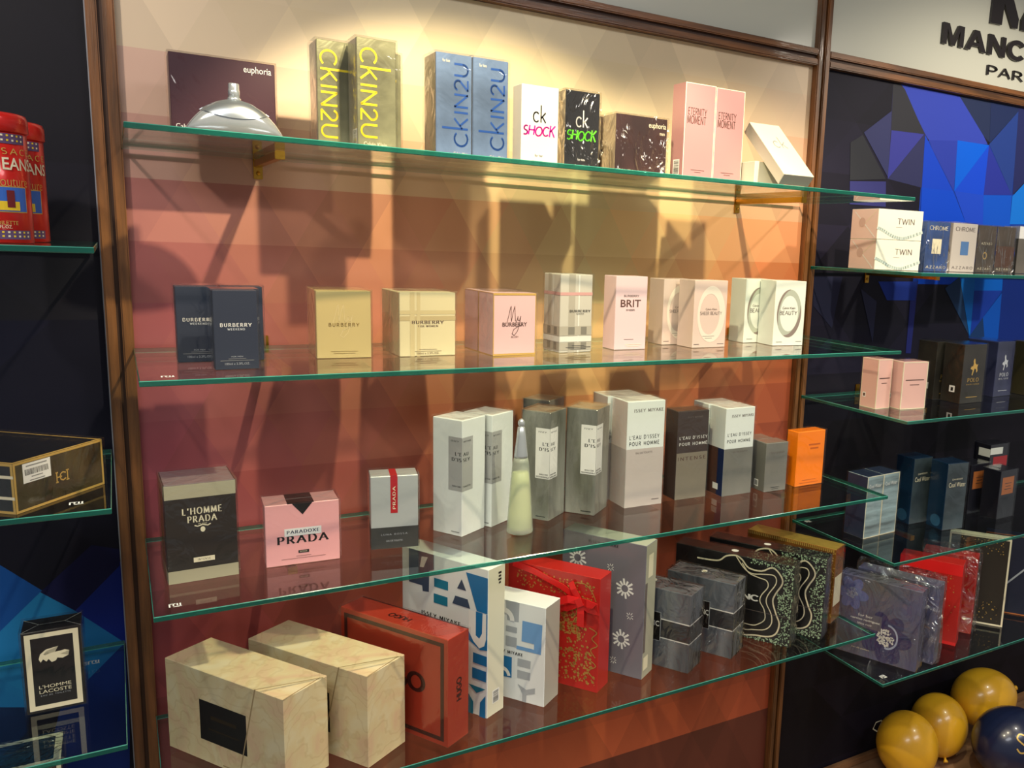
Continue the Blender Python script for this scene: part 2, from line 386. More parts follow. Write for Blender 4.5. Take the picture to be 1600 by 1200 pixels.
COLS = [(.06, [(.5, (120, 52, 46)), (.9, (126, 54, 58)), (1.1, (148, 66, 74)), (1.2, (156, 74, 84)), (1.32, (168, 86, 94)), (1.40, (162, 84, 88)), (1.48, (166, 92, 90)), (1.565, (176, 108, 102)), (1.65, (206, 156, 142)), (1.73, (222, 182, 162)), (1.80, (226, 202, 172)), (1.9, (226, 202, 172))]),
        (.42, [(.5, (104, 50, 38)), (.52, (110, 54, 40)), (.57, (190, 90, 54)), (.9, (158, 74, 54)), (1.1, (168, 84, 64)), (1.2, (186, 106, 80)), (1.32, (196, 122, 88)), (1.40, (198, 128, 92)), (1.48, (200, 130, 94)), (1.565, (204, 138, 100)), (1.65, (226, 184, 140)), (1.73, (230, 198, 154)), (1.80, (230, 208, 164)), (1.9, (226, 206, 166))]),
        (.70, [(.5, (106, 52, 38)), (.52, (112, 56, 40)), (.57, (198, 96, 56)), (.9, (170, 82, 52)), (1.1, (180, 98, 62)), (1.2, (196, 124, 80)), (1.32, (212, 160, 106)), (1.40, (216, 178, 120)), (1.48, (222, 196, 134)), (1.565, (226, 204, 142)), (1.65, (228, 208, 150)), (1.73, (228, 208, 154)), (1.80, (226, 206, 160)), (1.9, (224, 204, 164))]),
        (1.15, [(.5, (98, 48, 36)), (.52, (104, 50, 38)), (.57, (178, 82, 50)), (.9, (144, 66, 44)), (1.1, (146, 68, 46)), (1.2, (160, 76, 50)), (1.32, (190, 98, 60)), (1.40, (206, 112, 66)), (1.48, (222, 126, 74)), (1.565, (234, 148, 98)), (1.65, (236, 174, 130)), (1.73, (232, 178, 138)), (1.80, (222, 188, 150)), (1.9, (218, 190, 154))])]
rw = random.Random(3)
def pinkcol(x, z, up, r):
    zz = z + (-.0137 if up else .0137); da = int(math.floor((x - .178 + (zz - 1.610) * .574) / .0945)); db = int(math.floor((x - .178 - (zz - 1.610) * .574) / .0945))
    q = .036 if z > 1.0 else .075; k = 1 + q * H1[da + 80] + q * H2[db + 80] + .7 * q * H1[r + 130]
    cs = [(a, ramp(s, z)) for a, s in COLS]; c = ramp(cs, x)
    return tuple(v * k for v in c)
ZT = 1.912
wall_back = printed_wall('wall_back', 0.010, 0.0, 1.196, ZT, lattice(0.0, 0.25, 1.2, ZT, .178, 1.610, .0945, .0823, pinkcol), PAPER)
def navycol(x, z, up, r):
    k = rw.uniform(.75, 1.25); return (27 * k, 24 * k, 40 * k) if z > 1.2 else (23 * k, 19 * k, 28 * k)
def leftcol(x, z, up, r):
    k = rw.uniform(.85, 1.15); return (22 * k, 20 * k, 31 * k) if z > 1.45 else (13 * k, 12 * k, 32 * k)
BLUE_R1=[
([(1.44,1.911),(1.528,1.819),(1.543,1.806),(1.743,1.816),(1.726,1.833),(1.629,1.91)],(55,73,184)),
([(1.629,1.91),(1.738,1.914),(1.752,1.82),(1.726,1.833)],(39,50,84)),
([(1.424,1.815),(1.526,1.817),(1.425,1.714)],(62,65,156)),
([(1.424,1.815),(1.526,1.818),(1.454,1.902),(1.44,1.911),(1.417,1.908)],(52,52,58)),
([(1.527,1.816),(1.53,1.776),(1.534,1.703),(1.425,1.714)],(52,54,95)),
([(1.529,1.816),(1.554,1.79),(1.638,1.703),(1.534,1.703)],(20,71,207)),
([(1.543,1.806),(1.638,1.814),(1.641,1.703),(1.554,1.79)],(47,65,173)),
([(1.637,1.815),(1.748,1.815),(1.643,1.703)],(0,99,229)),
([(1.748,1.815),(1.747,1.701),(1.643,1.703)],(20,75,218)),
([(1.748,1.815),(1.851,1.708),(1.747,1.701)],(43,54,156)),
([(1.748,1.817),(1.844,1.903),(1.852,1.842),(1.851,1.708)],(39,65,140)),
([(1.738,1.914),(1.841,1.918),(1.844,1.903),(1.749,1.82)],(34,47,89)),
([(1.841,1.918),(2.029,1.924),(2.042,1.861),(1.854,1.708)],(39,44,95)),
([(1.854,1.705),(2.042,1.861),(2.086,1.65),(1.856,1.639)],(19,120,224)),
([(1.534,1.703),(1.638,1.703),(1.696,1.631),(1.718,1.492),(1.548,1.49)],(9,75,212)),
([(1.643,1.703),(1.747,1.701),(1.772,1.492),(1.718,1.492),(1.696,1.631)],(30,75,207)),
([(1.747,1.701),(1.851,1.707),(1.856,1.639),(1.874,1.494),(1.772,1.492)],(14,86,207)),
([(1.856,1.639),(2.086,1.65),(2.117,1.497),(1.874,1.494)],(14,63,168)),
([(1.34,1.797),(1.419,1.713),(1.314,1.703),(1.307,1.778)],(49,50,56)),
([(1.343,1.802),(1.419,1.854),(1.425,1.717)],(57,60,103)),
([(1.314,1.701),(1.42,1.708),(1.426,1.655),(1.319,1.654)],(57,58,120)),
]
BLUE_R2=[
([(1.423,1.494),(1.55,1.496),(1.545,1.453),(1.455,1.453)],(28,52,145)),
([(1.548,1.507),(1.55,1.496),(1.548,1.331),(1.531,1.332),(1.53,1.453),(1.545,1.453)],(39,44,117)),
([(1.644,1.481),(1.691,1.509),(1.698,1.494),(1.746,1.37)],(34,63,103)),
([(1.695,1.515),(1.745,1.516),(1.748,1.494),(1.752,1.364),(1.746,1.374),(1.698,1.494)],(9,113,207)),
([(1.745,1.516),(1.849,1.518),(1.856,1.478),(1.749,1.477)],(4,102,212)),
([(1.749,1.477),(1.856,1.478),(1.751,1.37)],(23,60,168)),
([(1.857,1.475),(1.859,1.355),(1.808,1.356),(1.792,1.412)],(9,86,196)),
([(1.751,1.37),(1.792,1.412),(1.808,1.356),(1.749,1.358)],(26,58,109)),
([(1.852,1.518),(2.1,1.523),(2.138,1.342),(1.859,1.355)],(19,47,134)),
([(1.231,1.501),(1.314,1.503),(1.295,1.393),(1.237,1.441)],(39,39,67)),
([(1.371,1.478),(1.423,1.45),(1.421,1.359)],(41,42,69)),
]
BLUE_L=[
([(-0.149,1.102),(-0.107,1.059),(-0.201,0.965),(-0.207,1.149)],(12,66,140)),
([(-0.107,1.059),(-0.072,1.023),(-0.026,0.974),(-0.017,0.964),(-0.097,0.886),(-0.225,0.92),(-0.201,0.965)],(26,108,168)),
([(-0.016,1.085),(-0.004,1.092),(-0.007,0.956),(-0.017,0.964),(-0.072,1.023)],(8,34,125)),
([(-0.097,0.886),(-0.017,0.964),(-0.018,0.833),(-0.023,0.738),(-0.127,0.772)],(10,40,110)),
([(-0.109,1.057),(-0.072,1.023),(-0.017,1.079),(-0.016,1.103),(-0.048,1.114)],(12,14,60)),
]

wall_right = printed_wall('wall_right', 1.216, 0.0, 2.75, ZT, lattice(1.2, 0.2, 2.75, ZT, 1.425, 1.714, .21, .105, navycol) + [(p, c, i + 1) for i, (p, c) in enumerate([([(1.534, 1.49), (1.530, 1.80), (1.545, 1.806), (1.64, 1.814), (1.75, 1.815), (1.845, 1.80), (1.86, 1.70), (2.1, 1.7), (2.1, 1.49)], (24, 64, 172)), ([(1.75, 1.36), (1.698, 1.512), (2.1, 1.512), (2.1, 1.36)], (18, 58, 148)), ([(1.417, 1.908), (1.425, 1.714), (1.534, 1.703), (1.54, 1.81), (1.45, 1.908)], (50, 48, 80))] + BLUE_R1 + BLUE_R2)], PAPERB)
wall_left = printed_wall('wall_left', -0.80, 0.0, -0.010, ZT, lattice(-.8, 0.2, 0, ZT, -.072, 1.023, .4, .2, leftcol) + [(p, c, i + 1) for i, (p, c) in enumerate(BLUE_L)], PAPERB)

# walnut trims: two beads either side of a dark groove
def vtrim(name, xc, z0, z1):
    o = empty(name, (xc, 0, 0)); struct(o)
    hw = .0155
    boxes('bead', [(-hw, -.016, z0, -.0032, .005, z1)], WOOD, o, bevel=.0018)
    boxes('bead', [(.0024, -.016, z0, hw, .005, z1)], WOOD, o, bevel=.0018)
    boxes('groove_strip', [(-.0050, -.0085, z0, .0040, .005, z1)], GROOVE, o)
    return o
def htrim(name, x0, x1, zc):
    o = empty(name, ((x0 + x1) / 2, 0, zc)); struct(o); l = (x1 - x0) / 2
    boxes('bead', [(-l, -.0155, -.0155, l, .005, -.0035)], WOODH, o, bevel=.0018)
    boxes('bead', [(-l, -.0155, .0035, l, .005, .0155)], WOODH, o, bevel=.0018)
    boxes('groove_strip', [(-l, -.0080, -.0040, l, .005, .0040)], GROOVE, o)
    return o
vtrim('trim_1', 0.0012, 0.0, 2.62); vtrim('trim_2', 1.2062, 0.0, 2.62)
htrim('trim_3', -0.80, -0.0143, 1.928); htrim('trim_4', 0.0167, 1.1907, 1.928); htrim('trim_5', 1.2217, 2.75, 1.928)
EDGEW = mat('panel_edge_strip', (150, 150, 158), .35)
struct(boxes('trim_6', [(-.0158, -.0060, 0.0, -.0145, .004, 1.912)], EDGEW))

# pale header panels above the rail, the right one carries raised black letters
PANEL = mat('header_panel', (206, 205, 188), .22, 0, .35)
struct(boxes('wall_header_left', [(-.80, -.002, 1.944, -.0145, .03, 2.62)], PANEL))
struct(boxes('wall_header_middle', [(.017, -.002, 1.944, 1.1905, .03, 2.62)], PANEL))
struct(boxes('wall_header_right', [(1.222, -.002, 1.944, 2.75, .03, 2.62)], PANEL))
SIGN = mat('sign_letter', (30, 22, 22), .35, 0, .2)
def extruded(name, V2, F, M, parent, y0=-.0022, th=.006):
    n = len(V2); v = [(x, y0, z) for x, z in V2] + [(x, y0 - th, z) for x, z in V2]; f = [tuple(i + n for i in q) for q in F]
    cnt = {}
    for q in F:
        for i in range(len(q)):
            e = (q[i - 1], q[i]); cnt[frozenset(e)] = cnt.get(frozenset(e), []) + [e]
    for k, es in cnt.items():
        if len(es) == 1: a, b = es[0]; f.append((a, b, b + n, a + n))
    return meshobj(name, v, f, M, parent)
def sign_text(t, style, x0, z0, x1, z1, root, ox, oz, th=.006):
    V, F = text2d(t, style)
    return extruded('raised_letter', [(x0 - ox + a * (x1 - x0), z0 - oz + b * (z1 - z0)) for a, b in V], F, SIGN, root, th=th)
sg = empty('wall_sign', (1.6, 0, 2.0)); tag(sg, 'black raised lettering on the pale panel above the blue bay', 'sign')
def ngon_faces(pts):
    bm = bmesh.new(); vs = [bm.verts.new((x, 0, y)) for x, y in pts]; bmesh.ops.triangulate(bm, faces=[bm.faces.new(vs)]); bm.verts.index_update()
    F = [tuple(v.index for v in f.verts) for f in bm.faces]; V = [(v.co.x, v.co.z) for v in bm.verts]; bm.free(); return V, F
LM = ngon_faces([(0, 0), (0, 1), (.27, 1), (.5, .33), (.73, 1), (1, 1), (1, 0), (.80, 0), (.80, .74), (.59, 0), (.41, 0), (.20, .74), (.20, 0)][::-1])
LN = ngon_faces([(0, 0), (0, 1), (.25, 1), (.77, .36), (.77, 1), (1, 1), (1, 0), (.76, 0), (.23, .65), (.23, 0)][::-1])
LA = ([(0, 0), (.23, 0), (.31, .22), (.38, .40), (.5, .74), (.5, 1), (.38, 1), (.77, 0), (1, 0), (.62, 1), (.62, .40), (.69, .22)], [(0, 1, 2, 3, 4, 5, 6), (7, 8, 9, 5, 4, 10, 11), (2, 11, 10, 3)])
LC = ([], [])
for i in range(23):
    a = rad(38 + 284 * i / 22); LC[0].extend([(.5 + .52 * math.cos(a), .5 + .52 * math.sin(a)), (.5 + .28 * math.cos(a), .5 + .30 * math.sin(a))])
    if i: LC[1].append((2 * i - 2, 2 * i, 2 * i + 1, 2 * i - 1))
for (V, F), x0, x1 in ((LM, 1.548, 1.6165), (LA, 1.6235, 1.694), (LN, 1.701, 1.7615), (LC, 1.7695, 1.838)):
    extruded('raised_letter', [(x0 - 1.6 + a * (x1 - x0), 2.0095 - 2.0 + b * .0435) for a, b in V], F, SIGN, sg)
for t, x0, x1 in (('P', 1.7075, 1.7440), ('A', 1.7490, 1.7930), ('R', 1.8000, 1.8400)):
    sign_text(t, 'ckline', x0, 1.9665, x1, 1.9880, sg, 1.6, 2.0, .004)
for pts in ([(1.7017, 2.1500), (1.7001, 2.0757), (1.739, 2.0775), (1.7417, 2.1237), (1.7761, 2.077), (1.7962, 2.0784), (1.7972, 2.099), (1.7640, 2.1500)],
            [(1.8081, 2.0999), (1.809, 2.0776), (1.8300, 2.0776), (1.8580, 2.1237), (1.8610, 2.0776), (1.9000, 2.0760), (1.8985, 2.1500), (1.8400, 2.1500)]):
    bm = bmesh.new(); vs = [bm.verts.new((x - 1.6, 0, z - 2.0)) for x, z in pts]; bmesh.ops.triangulate(bm, faces=[bm.faces.new(vs)]); bm.verts.index_update()
    F = [tuple(v.index for v in f.verts) for f in bm.faces]; V2 = [(v.co.x, v.co.z) for v in bm.verts]; bm.free()
    extruded('raised_letter', V2, F, SIGN, sg)

# floor, ceiling and the low plinth the balloons lie on
FLOORM = mat('floor_tile', (150, 128, 108), .35, 0, .2, mottle=.15, mscale=3)
struct(boxes('floor', [(-3.2, -4.5, -.05, 4.2, .03, 0.0)], FLOORM))
struct(boxes('ceiling', [(-3.2, -4.5, 2.95, 4.2, .03, 3.0)], mat('ceiling_paint', (205, 203, 198), .8)))
PLW = mat('plinth_wood', (176, 132, 96), .32, 0, .3, mottle=.3, mscale=5, stretch=(1, 5, 5))
struct(boxes('plinth', [(-.80, -.46, 0.0, 2.75, 0.0, .318)], PLW, bevel=.002))
struct(boxes('baseboard_back', [(-.80, -.016, .318, 2.75, -.0005, .336)], mat('skirting_wood', (170, 120, 80), .35, 0, .2, mottle=.3, mscale=6, stretch=(.8, 6, 6)), bevel=.003))

# ------------------------------------------------------------------ glass shelves and brass brackets
YF, YB, TH = -0.3040, -0.0160, 0.0064
STAMP = mat('etched_white', (225, 230, 228), .6)
def shelf(label, x0, x1, z, stamp=None):
    o = empty('glass_shelf', ((x0 + x1) / 2, (YF + YB) / 2, z - TH)); tag(o, label, 'shelf', 'glass shelves')
    hx, hy = (x1 - x0) / 2, (YB - YF) / 2; c = .0008
    v = []
    for zz, ins in ((0, c), (c, 0), (TH - c, 0), (TH, c)):
        v += [(-hx + ins, -hy + ins, zz), (hx - ins, -hy + ins, zz), (hx - ins, hy - ins, zz), (-hx + ins, hy - ins, zz)]
    f = [(3, 2, 1, 0), (12, 13, 14, 15)]; mi = [0, 0]
    for l, k in ((0, 2), (1, 1), (2, 2)):
        for i in range(4):
            j = (i + 1) % 4; f.append((l * 4 + i, l * 4 + j, l * 4 + 4 + j, l * 4 + 4 + i)); mi.append(k)
    meshobj('pane', v, f, [GLASS, EDGE, EDGEHI], o, mi)
    if stamp:
        sx, sy = stamp; V = []; F = []
        for a, b in (((0, .0), (.0, .009)), ((.004, 0), (.012, 0)), ((.004, .003), (.004, .009)), ((.008, .003), (.008, .009)), ((.011, .0), (.011, .009)), ((.0, .009), (.006, .009))):
            stroke_poly(V, F, [a, b], .0016, .0016)
        meshobj('etched_stamp', [(sx - (x0 + x1) / 2 + a, sy - (YF + YB) / 2 + b, TH + .0002) for a, b in V], F, STAMP, o)
    return o
X0, X1 = .0151, 1.1759
shelf('topmost glass shelf of the pink bay', X0, X1, ZS['s0'])
shelf('second glass shelf down in the pink bay', X0, X1, ZS['s1'], (X0 + .022, YF + .022))
shelf('third glass shelf down in the pink bay', X0, X1, ZS['s2'], (X0 + .017, YF + .022))
shelf('lowest glass shelf of the pink bay, under the gift boxes', X0, X1, ZS['s3'])
shelf('upper glass shelf of the blue bay, under the two stacked cream boxes', 1.2092, 2.65, ZS['R0'])
shelf('second glass shelf of the blue bay, under the small pink boxes', 1.2092, 2.65, ZS['R1'])
shelf('third glass shelf of the blue bay, under the pale blue boxes', 1.2092, 2.65, ZS['R2'], (1.225, YB - .03))
shelf('lowest glass shelf of the blue bay, above the balloons', 1.2092, 2.65, ZS['R3'], (1.228, YF + .018))
shelf('glass shelf of the dark left bay, under the red tins', -.78, -.0170, ZS['L0'])
shelf('glass shelf of the dark left bay, under the black and gold box', -.78, -.0170, ZS['L1'], (-.055, YF + .03))
shelf('lowest glass shelf of the dark left bay', -.78, -.0170, ZS['L2'], (-.058, -.075))
def bracket(x, z, label, reach=.19):
    o = empty('shelf_bracket', (x, 0, z - TH)); tag(o, label, 'bracket', 'brass shelf brackets')
    boxes('wall_plate', [(-.006, -.0042, -.026, .006, -.0005, .019)], BRASS, o, bevel=.0008)
    boxes('arm', [(-.005, -reach, -.0095, .005, -.0042, -.0002)], BRASS, o, bevel=.0008)
    lathe('screw', [(.0001, .0016), (.0026, .0012), (.0030, 0)], BRASS, o, 12).matrix_local = Matrix.Translation((0, -.0044, -.018)) @ Matrix.Rotation(rad(90), 4, 'X')
    boxes('arm_end', [(-.0058, -reach - .004, -.0105, .0058, -reach, -.0001)], BRASS, o, bevel=.0006)
for n, zz in enumerate(('s0', 's1', 's2', 's3')):
    w_ = ('topmost', 'second', 'third', 'lowest')[n]
    bracket(.178, ZS[zz], 'left brass bracket under the %s shelf of the pink bay' % w_)
    bracket(1.022, ZS[zz], 'right brass bracket under the %s shelf of the pink bay' % w_)
for n, zz in enumerate(('R0', 'R1', 'R2', 'R3')):
    w_ = ('upper', 'second', 'third', 'lowest')[n]
    bracket(1.385, ZS[zz], 'brass bracket under the %s shelf of the blue bay' % w_)
#@@ITEMS
# ------------------------------------------------------------------ printing helpers for cartons
def ring(c, f, uc, vc, ru, rv, wd, M, name='ring_print', n=40, a0=0, a1=360):
    V = []; F = []
    for i in range(n + 1):
        a = rad(a0 + (a1 - a0) * i / n); k = wd if not callable(wd) else wd(i / n)
        V += [(uc + ru * math.cos(a), vc + rv * math.sin(a)), (uc + (ru - k) * math.cos(a), vc + (rv - k * rv / ru) * math.sin(a))]
    for i in range(n): F.append((2 * i, 2 * i + 1, 2 * i + 3, 2 * i + 2)[::-1])
    return c.put(f, V, F, M, name)
def disc(c, f, uc, vc, ru, rv, M, name='dot_print', n=24):
    return c.put(f, [(uc + ru * math.cos(2 * math.pi * i / n), vc + rv * math.sin(2 * math.pi * i / n)) for i in range(n)], [tuple(range(n))], M, name)
def frame_lines(c, f, M, t=.012, name='edge_line', ins=0.0):
    o, u, v, fw, fh = c.frame(f); tu, tv = t, t * fw / fh; i0, j0 = ins, ins * fw / fh
    V = [(i0, j0), (1 - i0, j0), (1 - i0, 1 - j0), (i0, 1 - j0), (i0 + tu, j0 + tv), (1 - i0 - tu, j0 + tv), (1 - i0 - tu, 1 - j0 - tv), (i0 + tu, 1 - j0 - tv)]
    return c.put(f, V, [(0, 1, 5, 4), (1, 2, 6, 5), (2, 3, 7, 6), (3, 0, 4, 7)], M, name)
def dots(c, f, n, region, size, M, seed=1, name='speckle_print', inside=None):
    rr = random.Random(seed); o, u, v, fw, fh = c.frame(f); V = []; F = []
    while n > 0:
        a, b = rr.uniform(region[0], region[2]), rr.uniform(region[1], region[3])
        n -= 1
        if inside and not inside(a, b): continue
        r = size * rr.uniform(.4, 1.3); k = len(V); t = rr.uniform(0, 3)
        for i in range(4): V.append((a + r * math.cos(t + i * 1.57) * rr.uniform(.6, 1.2), b + r * fw / fh * math.sin(t + i * 1.57) * rr.uniform(.6, 1.2)))
        F.append((k, k + 1, k + 2, k + 3))
    return c.put(f, V, F, M, name)
def smoothline(p, n=4):
    out = []
    for i in range(len(p) - 1):
        p0, p1, p2, p3 = p[max(i - 1, 0)], p[i], p[i + 1], p[min(i + 2, len(p) - 1)]
        for k in range(n):
            t = k / n; out.append(tuple(.5 * (2 * p1[j] + (p2[j] - p0[j]) * t + (2 * p0[j] - 5 * p1[j] + 4 * p2[j] - p3[j]) * t * t + (3 * p1[j] - p0[j] - 3 * p2[j] + p3[j]) * t ** 3) for j in (0, 1)))
    return out + [p[-1]]
SCRIPT_MY = [[(.0, .35), (.10, .62), (.20, .95), (.24, 1.0), (.24, .60), (.26, .42), (.34, .75), (.44, 1.0), (.46, .7), (.48, .45), (.55, .42), (.62, .6)],
             [(.62, .62), (.62, .48), (.70, .44), (.78, .62), (.72, .30), (.60, .05), (.42, -.12), (.30, -.05), (.40, .12), (.62, .22), (.9, .30)]]
def script_my(c, f, uc, vc, wd, ht, M, t=.012):
    return c.strokes(f, [[(uc + (a - .45) * wd, vc + (b - .45) * ht) for a, b in l] for l in SCRIPT_MY], M, t, 'script_lettering')
G['<'] = (.75, [[(.06, 0), (.06, 1.9)], [(.62, 1.0), (.08, .42)], [(.24, .58), (.66, 0)]])

# ------------------------------------------------------------------ topmost shelf, pink bay
z = ZS['s0']; GP = 'boxes on the topmost pink shelf'
PLUM = mat('plum_card', (66, 30, 42), .35, 0, .2)
c = Carton('perfume_box', 'wide plum box standing behind the silver lens-shaped bottle', (.0690, -.100, 0, .1200, .045, .1075), z, PLUM, GP, WRAPM)
c.text('F', 'euphoria', .83, .90, .27, .10, INK['white'], 'sans'); c.text('F', 'Calvin Klein', .19, .19, .30, .055, INK['white'], 'sans'); c.text('F', '3.3 FL.OZ.', .2, .06, .22, .035, INK['grey'], 'sans')
SILV = mat('mirror_silver', (206, 212, 216), .16, .72)
b = empty('perfume_bottle', (.1292, -.198, z + .0003)); b.scale = (1.045, 1.045, 1.13); tag(b, 'silver lens-shaped perfume bottle lying in front of the plum box', 'perfume bottle')
def lens_bottle(root):
    V = []; F = []; nx, na = 48, 44; L = .0505
    for i in range(nx + 1):
        t = -1 + 2 * i / nx; x = L * t; e = max(1 - t * t, 0)
        top = .0065 + .0345 * e ** .85; bot = .0068 - .0068 * e ** .7; hw = .002 + .0175 * e ** .6
        zc, hz = (top + bot) / 2, (top - bot) / 2
        for k in range(na):
            a = 2 * math.pi * k / na; ca, sa = math.cos(a), math.sin(a)
            V.append((x, hw * math.copysign(abs(ca) ** .8, ca), zc + hz * math.copysign(abs(sa) ** 1.0, sa)))
    for i in range(nx):
        for k in range(na): k2 = (k + 1) % na; F.append((i * na + k, i * na + k2, (i + 1) * na + k2, (i + 1) * na + k)[::-1])
    F.append(tuple(range(na))); F.append(tuple(nx * na + k for k in range(na))[::-1])
    meshobj('bottle_body', V, F, SILV, root, smooth=True)
    V = []; F = []; n = 30; m_ = 6     # raised lens panel on the upper front
    for i in range(n + 1):
        t = -1 + 2 * i / n; x = .036 * t
        for j in range(m_ + 1):
            s = j / m_; zt = .0400 - .0125 * t * t; zb = .0205 + .0070 * t * t; zz = zb + (zt - zb) * s
            e = max(1 - (x / .0505) ** 2, 0); top = .0065 + .0345 * e ** .85; bot = .0068 - .0068 * e ** .7; q = (zz - (top + bot) / 2) / ((top - bot) / 2)
            V.append((x, -(.002 + .0175 * e ** .6) * max(1 - q * q, .0) ** .4 - .0014, zz))
    for i in range(n):
        for j in range(m_): a = i * (m_ + 1) + j; F.append((a, a + m_ + 1, a + m_ + 2, a + 1))
    meshobj('lens_panel', V, F, mat('satin_silver', (190, 198, 204), .28, .9), root, smooth=True)
    lathe('collar', [(.0070, .0385), (.0070, .0420), (.0062, .0428)], SILV, root, 24)
    lathe('sprayer', [(.0060, .0425), (.0060, .0500), (.0056, .0504), (.0056, .0560), (.0050, .0570)], SILV, root, 24)
lens_bottle(b)
YFOIL = mat('yellow_green_foil', (162, 160, 122), .32, .35, .2, mottle=.35, mscale=14, bump=.06, bscale=25); BFOIL = mat('steel_blue_foil', (120, 144, 180), .32, .25, .2, mottle=.28, mscale=16, bump=.06, bscale=25)
FSIDE = mat('side_reflection', (184, 172, 152), .3, .3, mottle=.2, mscale=20, stretch=(1, 1, .2))  # beige paints the reflection on the box sides
for sp, lb in (((.2643, -.220, .4, .0475, .0440, .1343), 'tall yellow-green foil box standing in front of its two twins'), ((.2270, -.172, .3, .0475, .0440, .1343), 'tall yellow-green foil box half hidden at left of the front one'),
               ((.2900, -.150, 0, .0475, .0440, .1343), 'tall yellow-green foil box behind, showing only its right edge')):
    c = Carton('perfume_box', lb, sp, z, {'*': YFOIL, 'L': FSIDE}, 'tall yellow-green foil boxes', WRAP)
    c.text('F', 'C<IN2U', .47, .52, .80, .80, INK['yellow'], 'ckline', -90); c.text('F', 'Calvin Klein', .45, .065, .60, .04, INK['cream'])
    if sp[0] == .2643: c.barcode('L', .45, .04, .95, .20, 12, True)
for sp, lb in (((.3628, -.220, 0, .0481, .0486, .1317), 'left one of two tall steel-blue boxes with sideways blue letters'), ((.4121, -.220, 0, .0496, .0486, .1322), 'right one of two tall steel-blue boxes, next to the white box with pink scrawl')):
    c = Carton('perfume_box', lb, sp, z, {'*': BFOIL, 'L': FSIDE}, 'tall steel-blue boxes', WRAP)
    c.text('F', 'C<IN2U', .54, .52, .74, .80, INK['blue'], 'ckline', 90); c.text('F', 'Calvin Klein', .70, .055, .42, .032, INK['cream']); c.text('F', 'for him', .28, .93, .2, .03, INK['cream'])
def shock(c, ink, scr, who):
    c.text('F', 'ck', .48, .655, .36, .22, ink, 'hair'); V = []; F = []; x = 0
    for k, ch in enumerate('SHOCK'):
        w_, st = G[ch]; up = (.0, .05, -.04, .03, -.02)[k]
        for p in st: stroke_poly(V, F, [(x + a * .95 + .16 * b_, b_ * (1.0 + (.25 if ch == 'K' else 0)) + up) for a, b_ in p], .19, .15)
        x += w_ * .95 + .06
    xs = [v[0] for v in V]; ys = [v[1] for v in V]; x0, x1, y0, y1 = min(xs), max(xs), min(ys), max(ys)
    c.put('F', [(.05 + .88 * (a - x0) / (x1 - x0), .375 + .16 * (b_ - y0) / (y1 - y0)) for a, b_ in V], F, scr, 'scrawled_lettering')
    c.text('F', who, .48, .14, .22, .03, ink); c.text('F', 'Calvin Klein', .48, .06, .38, .032, ink)
WHT = mat('white_card', (212, 210, 202), .42, 0, .15); BLK = mat('black_card', (26, 25, 26), .35, 0, .2)
c = Carton('perfume_box', 'white box with pink scrawled lettering on the topmost shelf', (.4815, -.220, 0, .0556, .0304, .1079), z, WHT, GP); shock(c, INK['black'], INK['pink'], 'for her')
c = Carton('perfume_box', 'black cellophane-wrapped box with neon green scrawled lettering', (.5480, -.220, 0, .0537, .0300, .1086), z, {'*': BLK, 'L': FSIDE}, GP, WRAPC); shock(c, INK['white'], INK['green'], 'for him')
BPL = mat('brown_plum_card', (74, 46, 42), .3, .2, .3, mottle=.3, mscale=18)
for sp, lb in (((.6295, -.220, 0, .0882, .0405, .0859), 'squat brown-plum box in crinkled cellophane between black and pink boxes'), ((.6270, -.174, 0, .0882, .0405, .0859), 'squat brown-plum box tucked behind its twin, only a sliver visible')):
    c = Carton('perfume_box', lb, sp, z, {'*': BPL, 'L': FSIDE}, 'squat brown-plum boxes', WRAPC)
    c.text('F', 'euphoria', .80, .86, .34, .12, INK['cream']); c.text('F', 'men', .90, .74, .10, .04, INK['cream']); c.text('F', 'Calvin Klein', .22, .07, .32, .06, INK['cream'])
DPK = mat('dusty_pink_card', (178, 128, 128), .35, 0, .3)
for sp, lb in (((.7480, -.220, 0, .0562, .0353, .1449), 'left one of two tall dusty pink boxes with white edges'), ((.8052, -.220, 0, .0556, .0353, .1439), 'right one of two tall dusty pink boxes, next to the leaning cream box')):
    c = Carton('perfume_box', lb, sp, z, DPK, 'tall dusty pink boxes'); frame_lines(c, 'F', INK['cream'], .02)
    c.text('F', 'ETERNITY', .42, .715, .62, .075, INK['brown'], 'hair'); c.text('F', 'MOMENT', .40, .63, .62, .085, INK['brown'], 'hair')
    c.lines('F', .5, .115, (.45, .22), .022, INK['brown'], .18); c.text('F', 'Calvin Klein', .5, .045, .36, .022, INK['brown'])
    if sp[0] == .7480: c.barcode('L', .25, .06, .75, .22, 12, True)
CRM = mat('cream_card', (212, 208, 186), .42, 0, .15)
c = Carton('perfume_box', 'cream box leaning far back at the right end of the topmost shelf', (.8739, -.2988, -1.2, .0601, .0200, .1290), z + .0003, CRM, GP, rx=.8438); c.text('F', 'ck', .55, .63, .42, .22, INK['grey'], 'line')
Carton('perfume_box', 'small cream box lying flat under the leaning cream box', (.8650, -.2500, 0, .0620, .0900, .0370), z, CRM, GP)

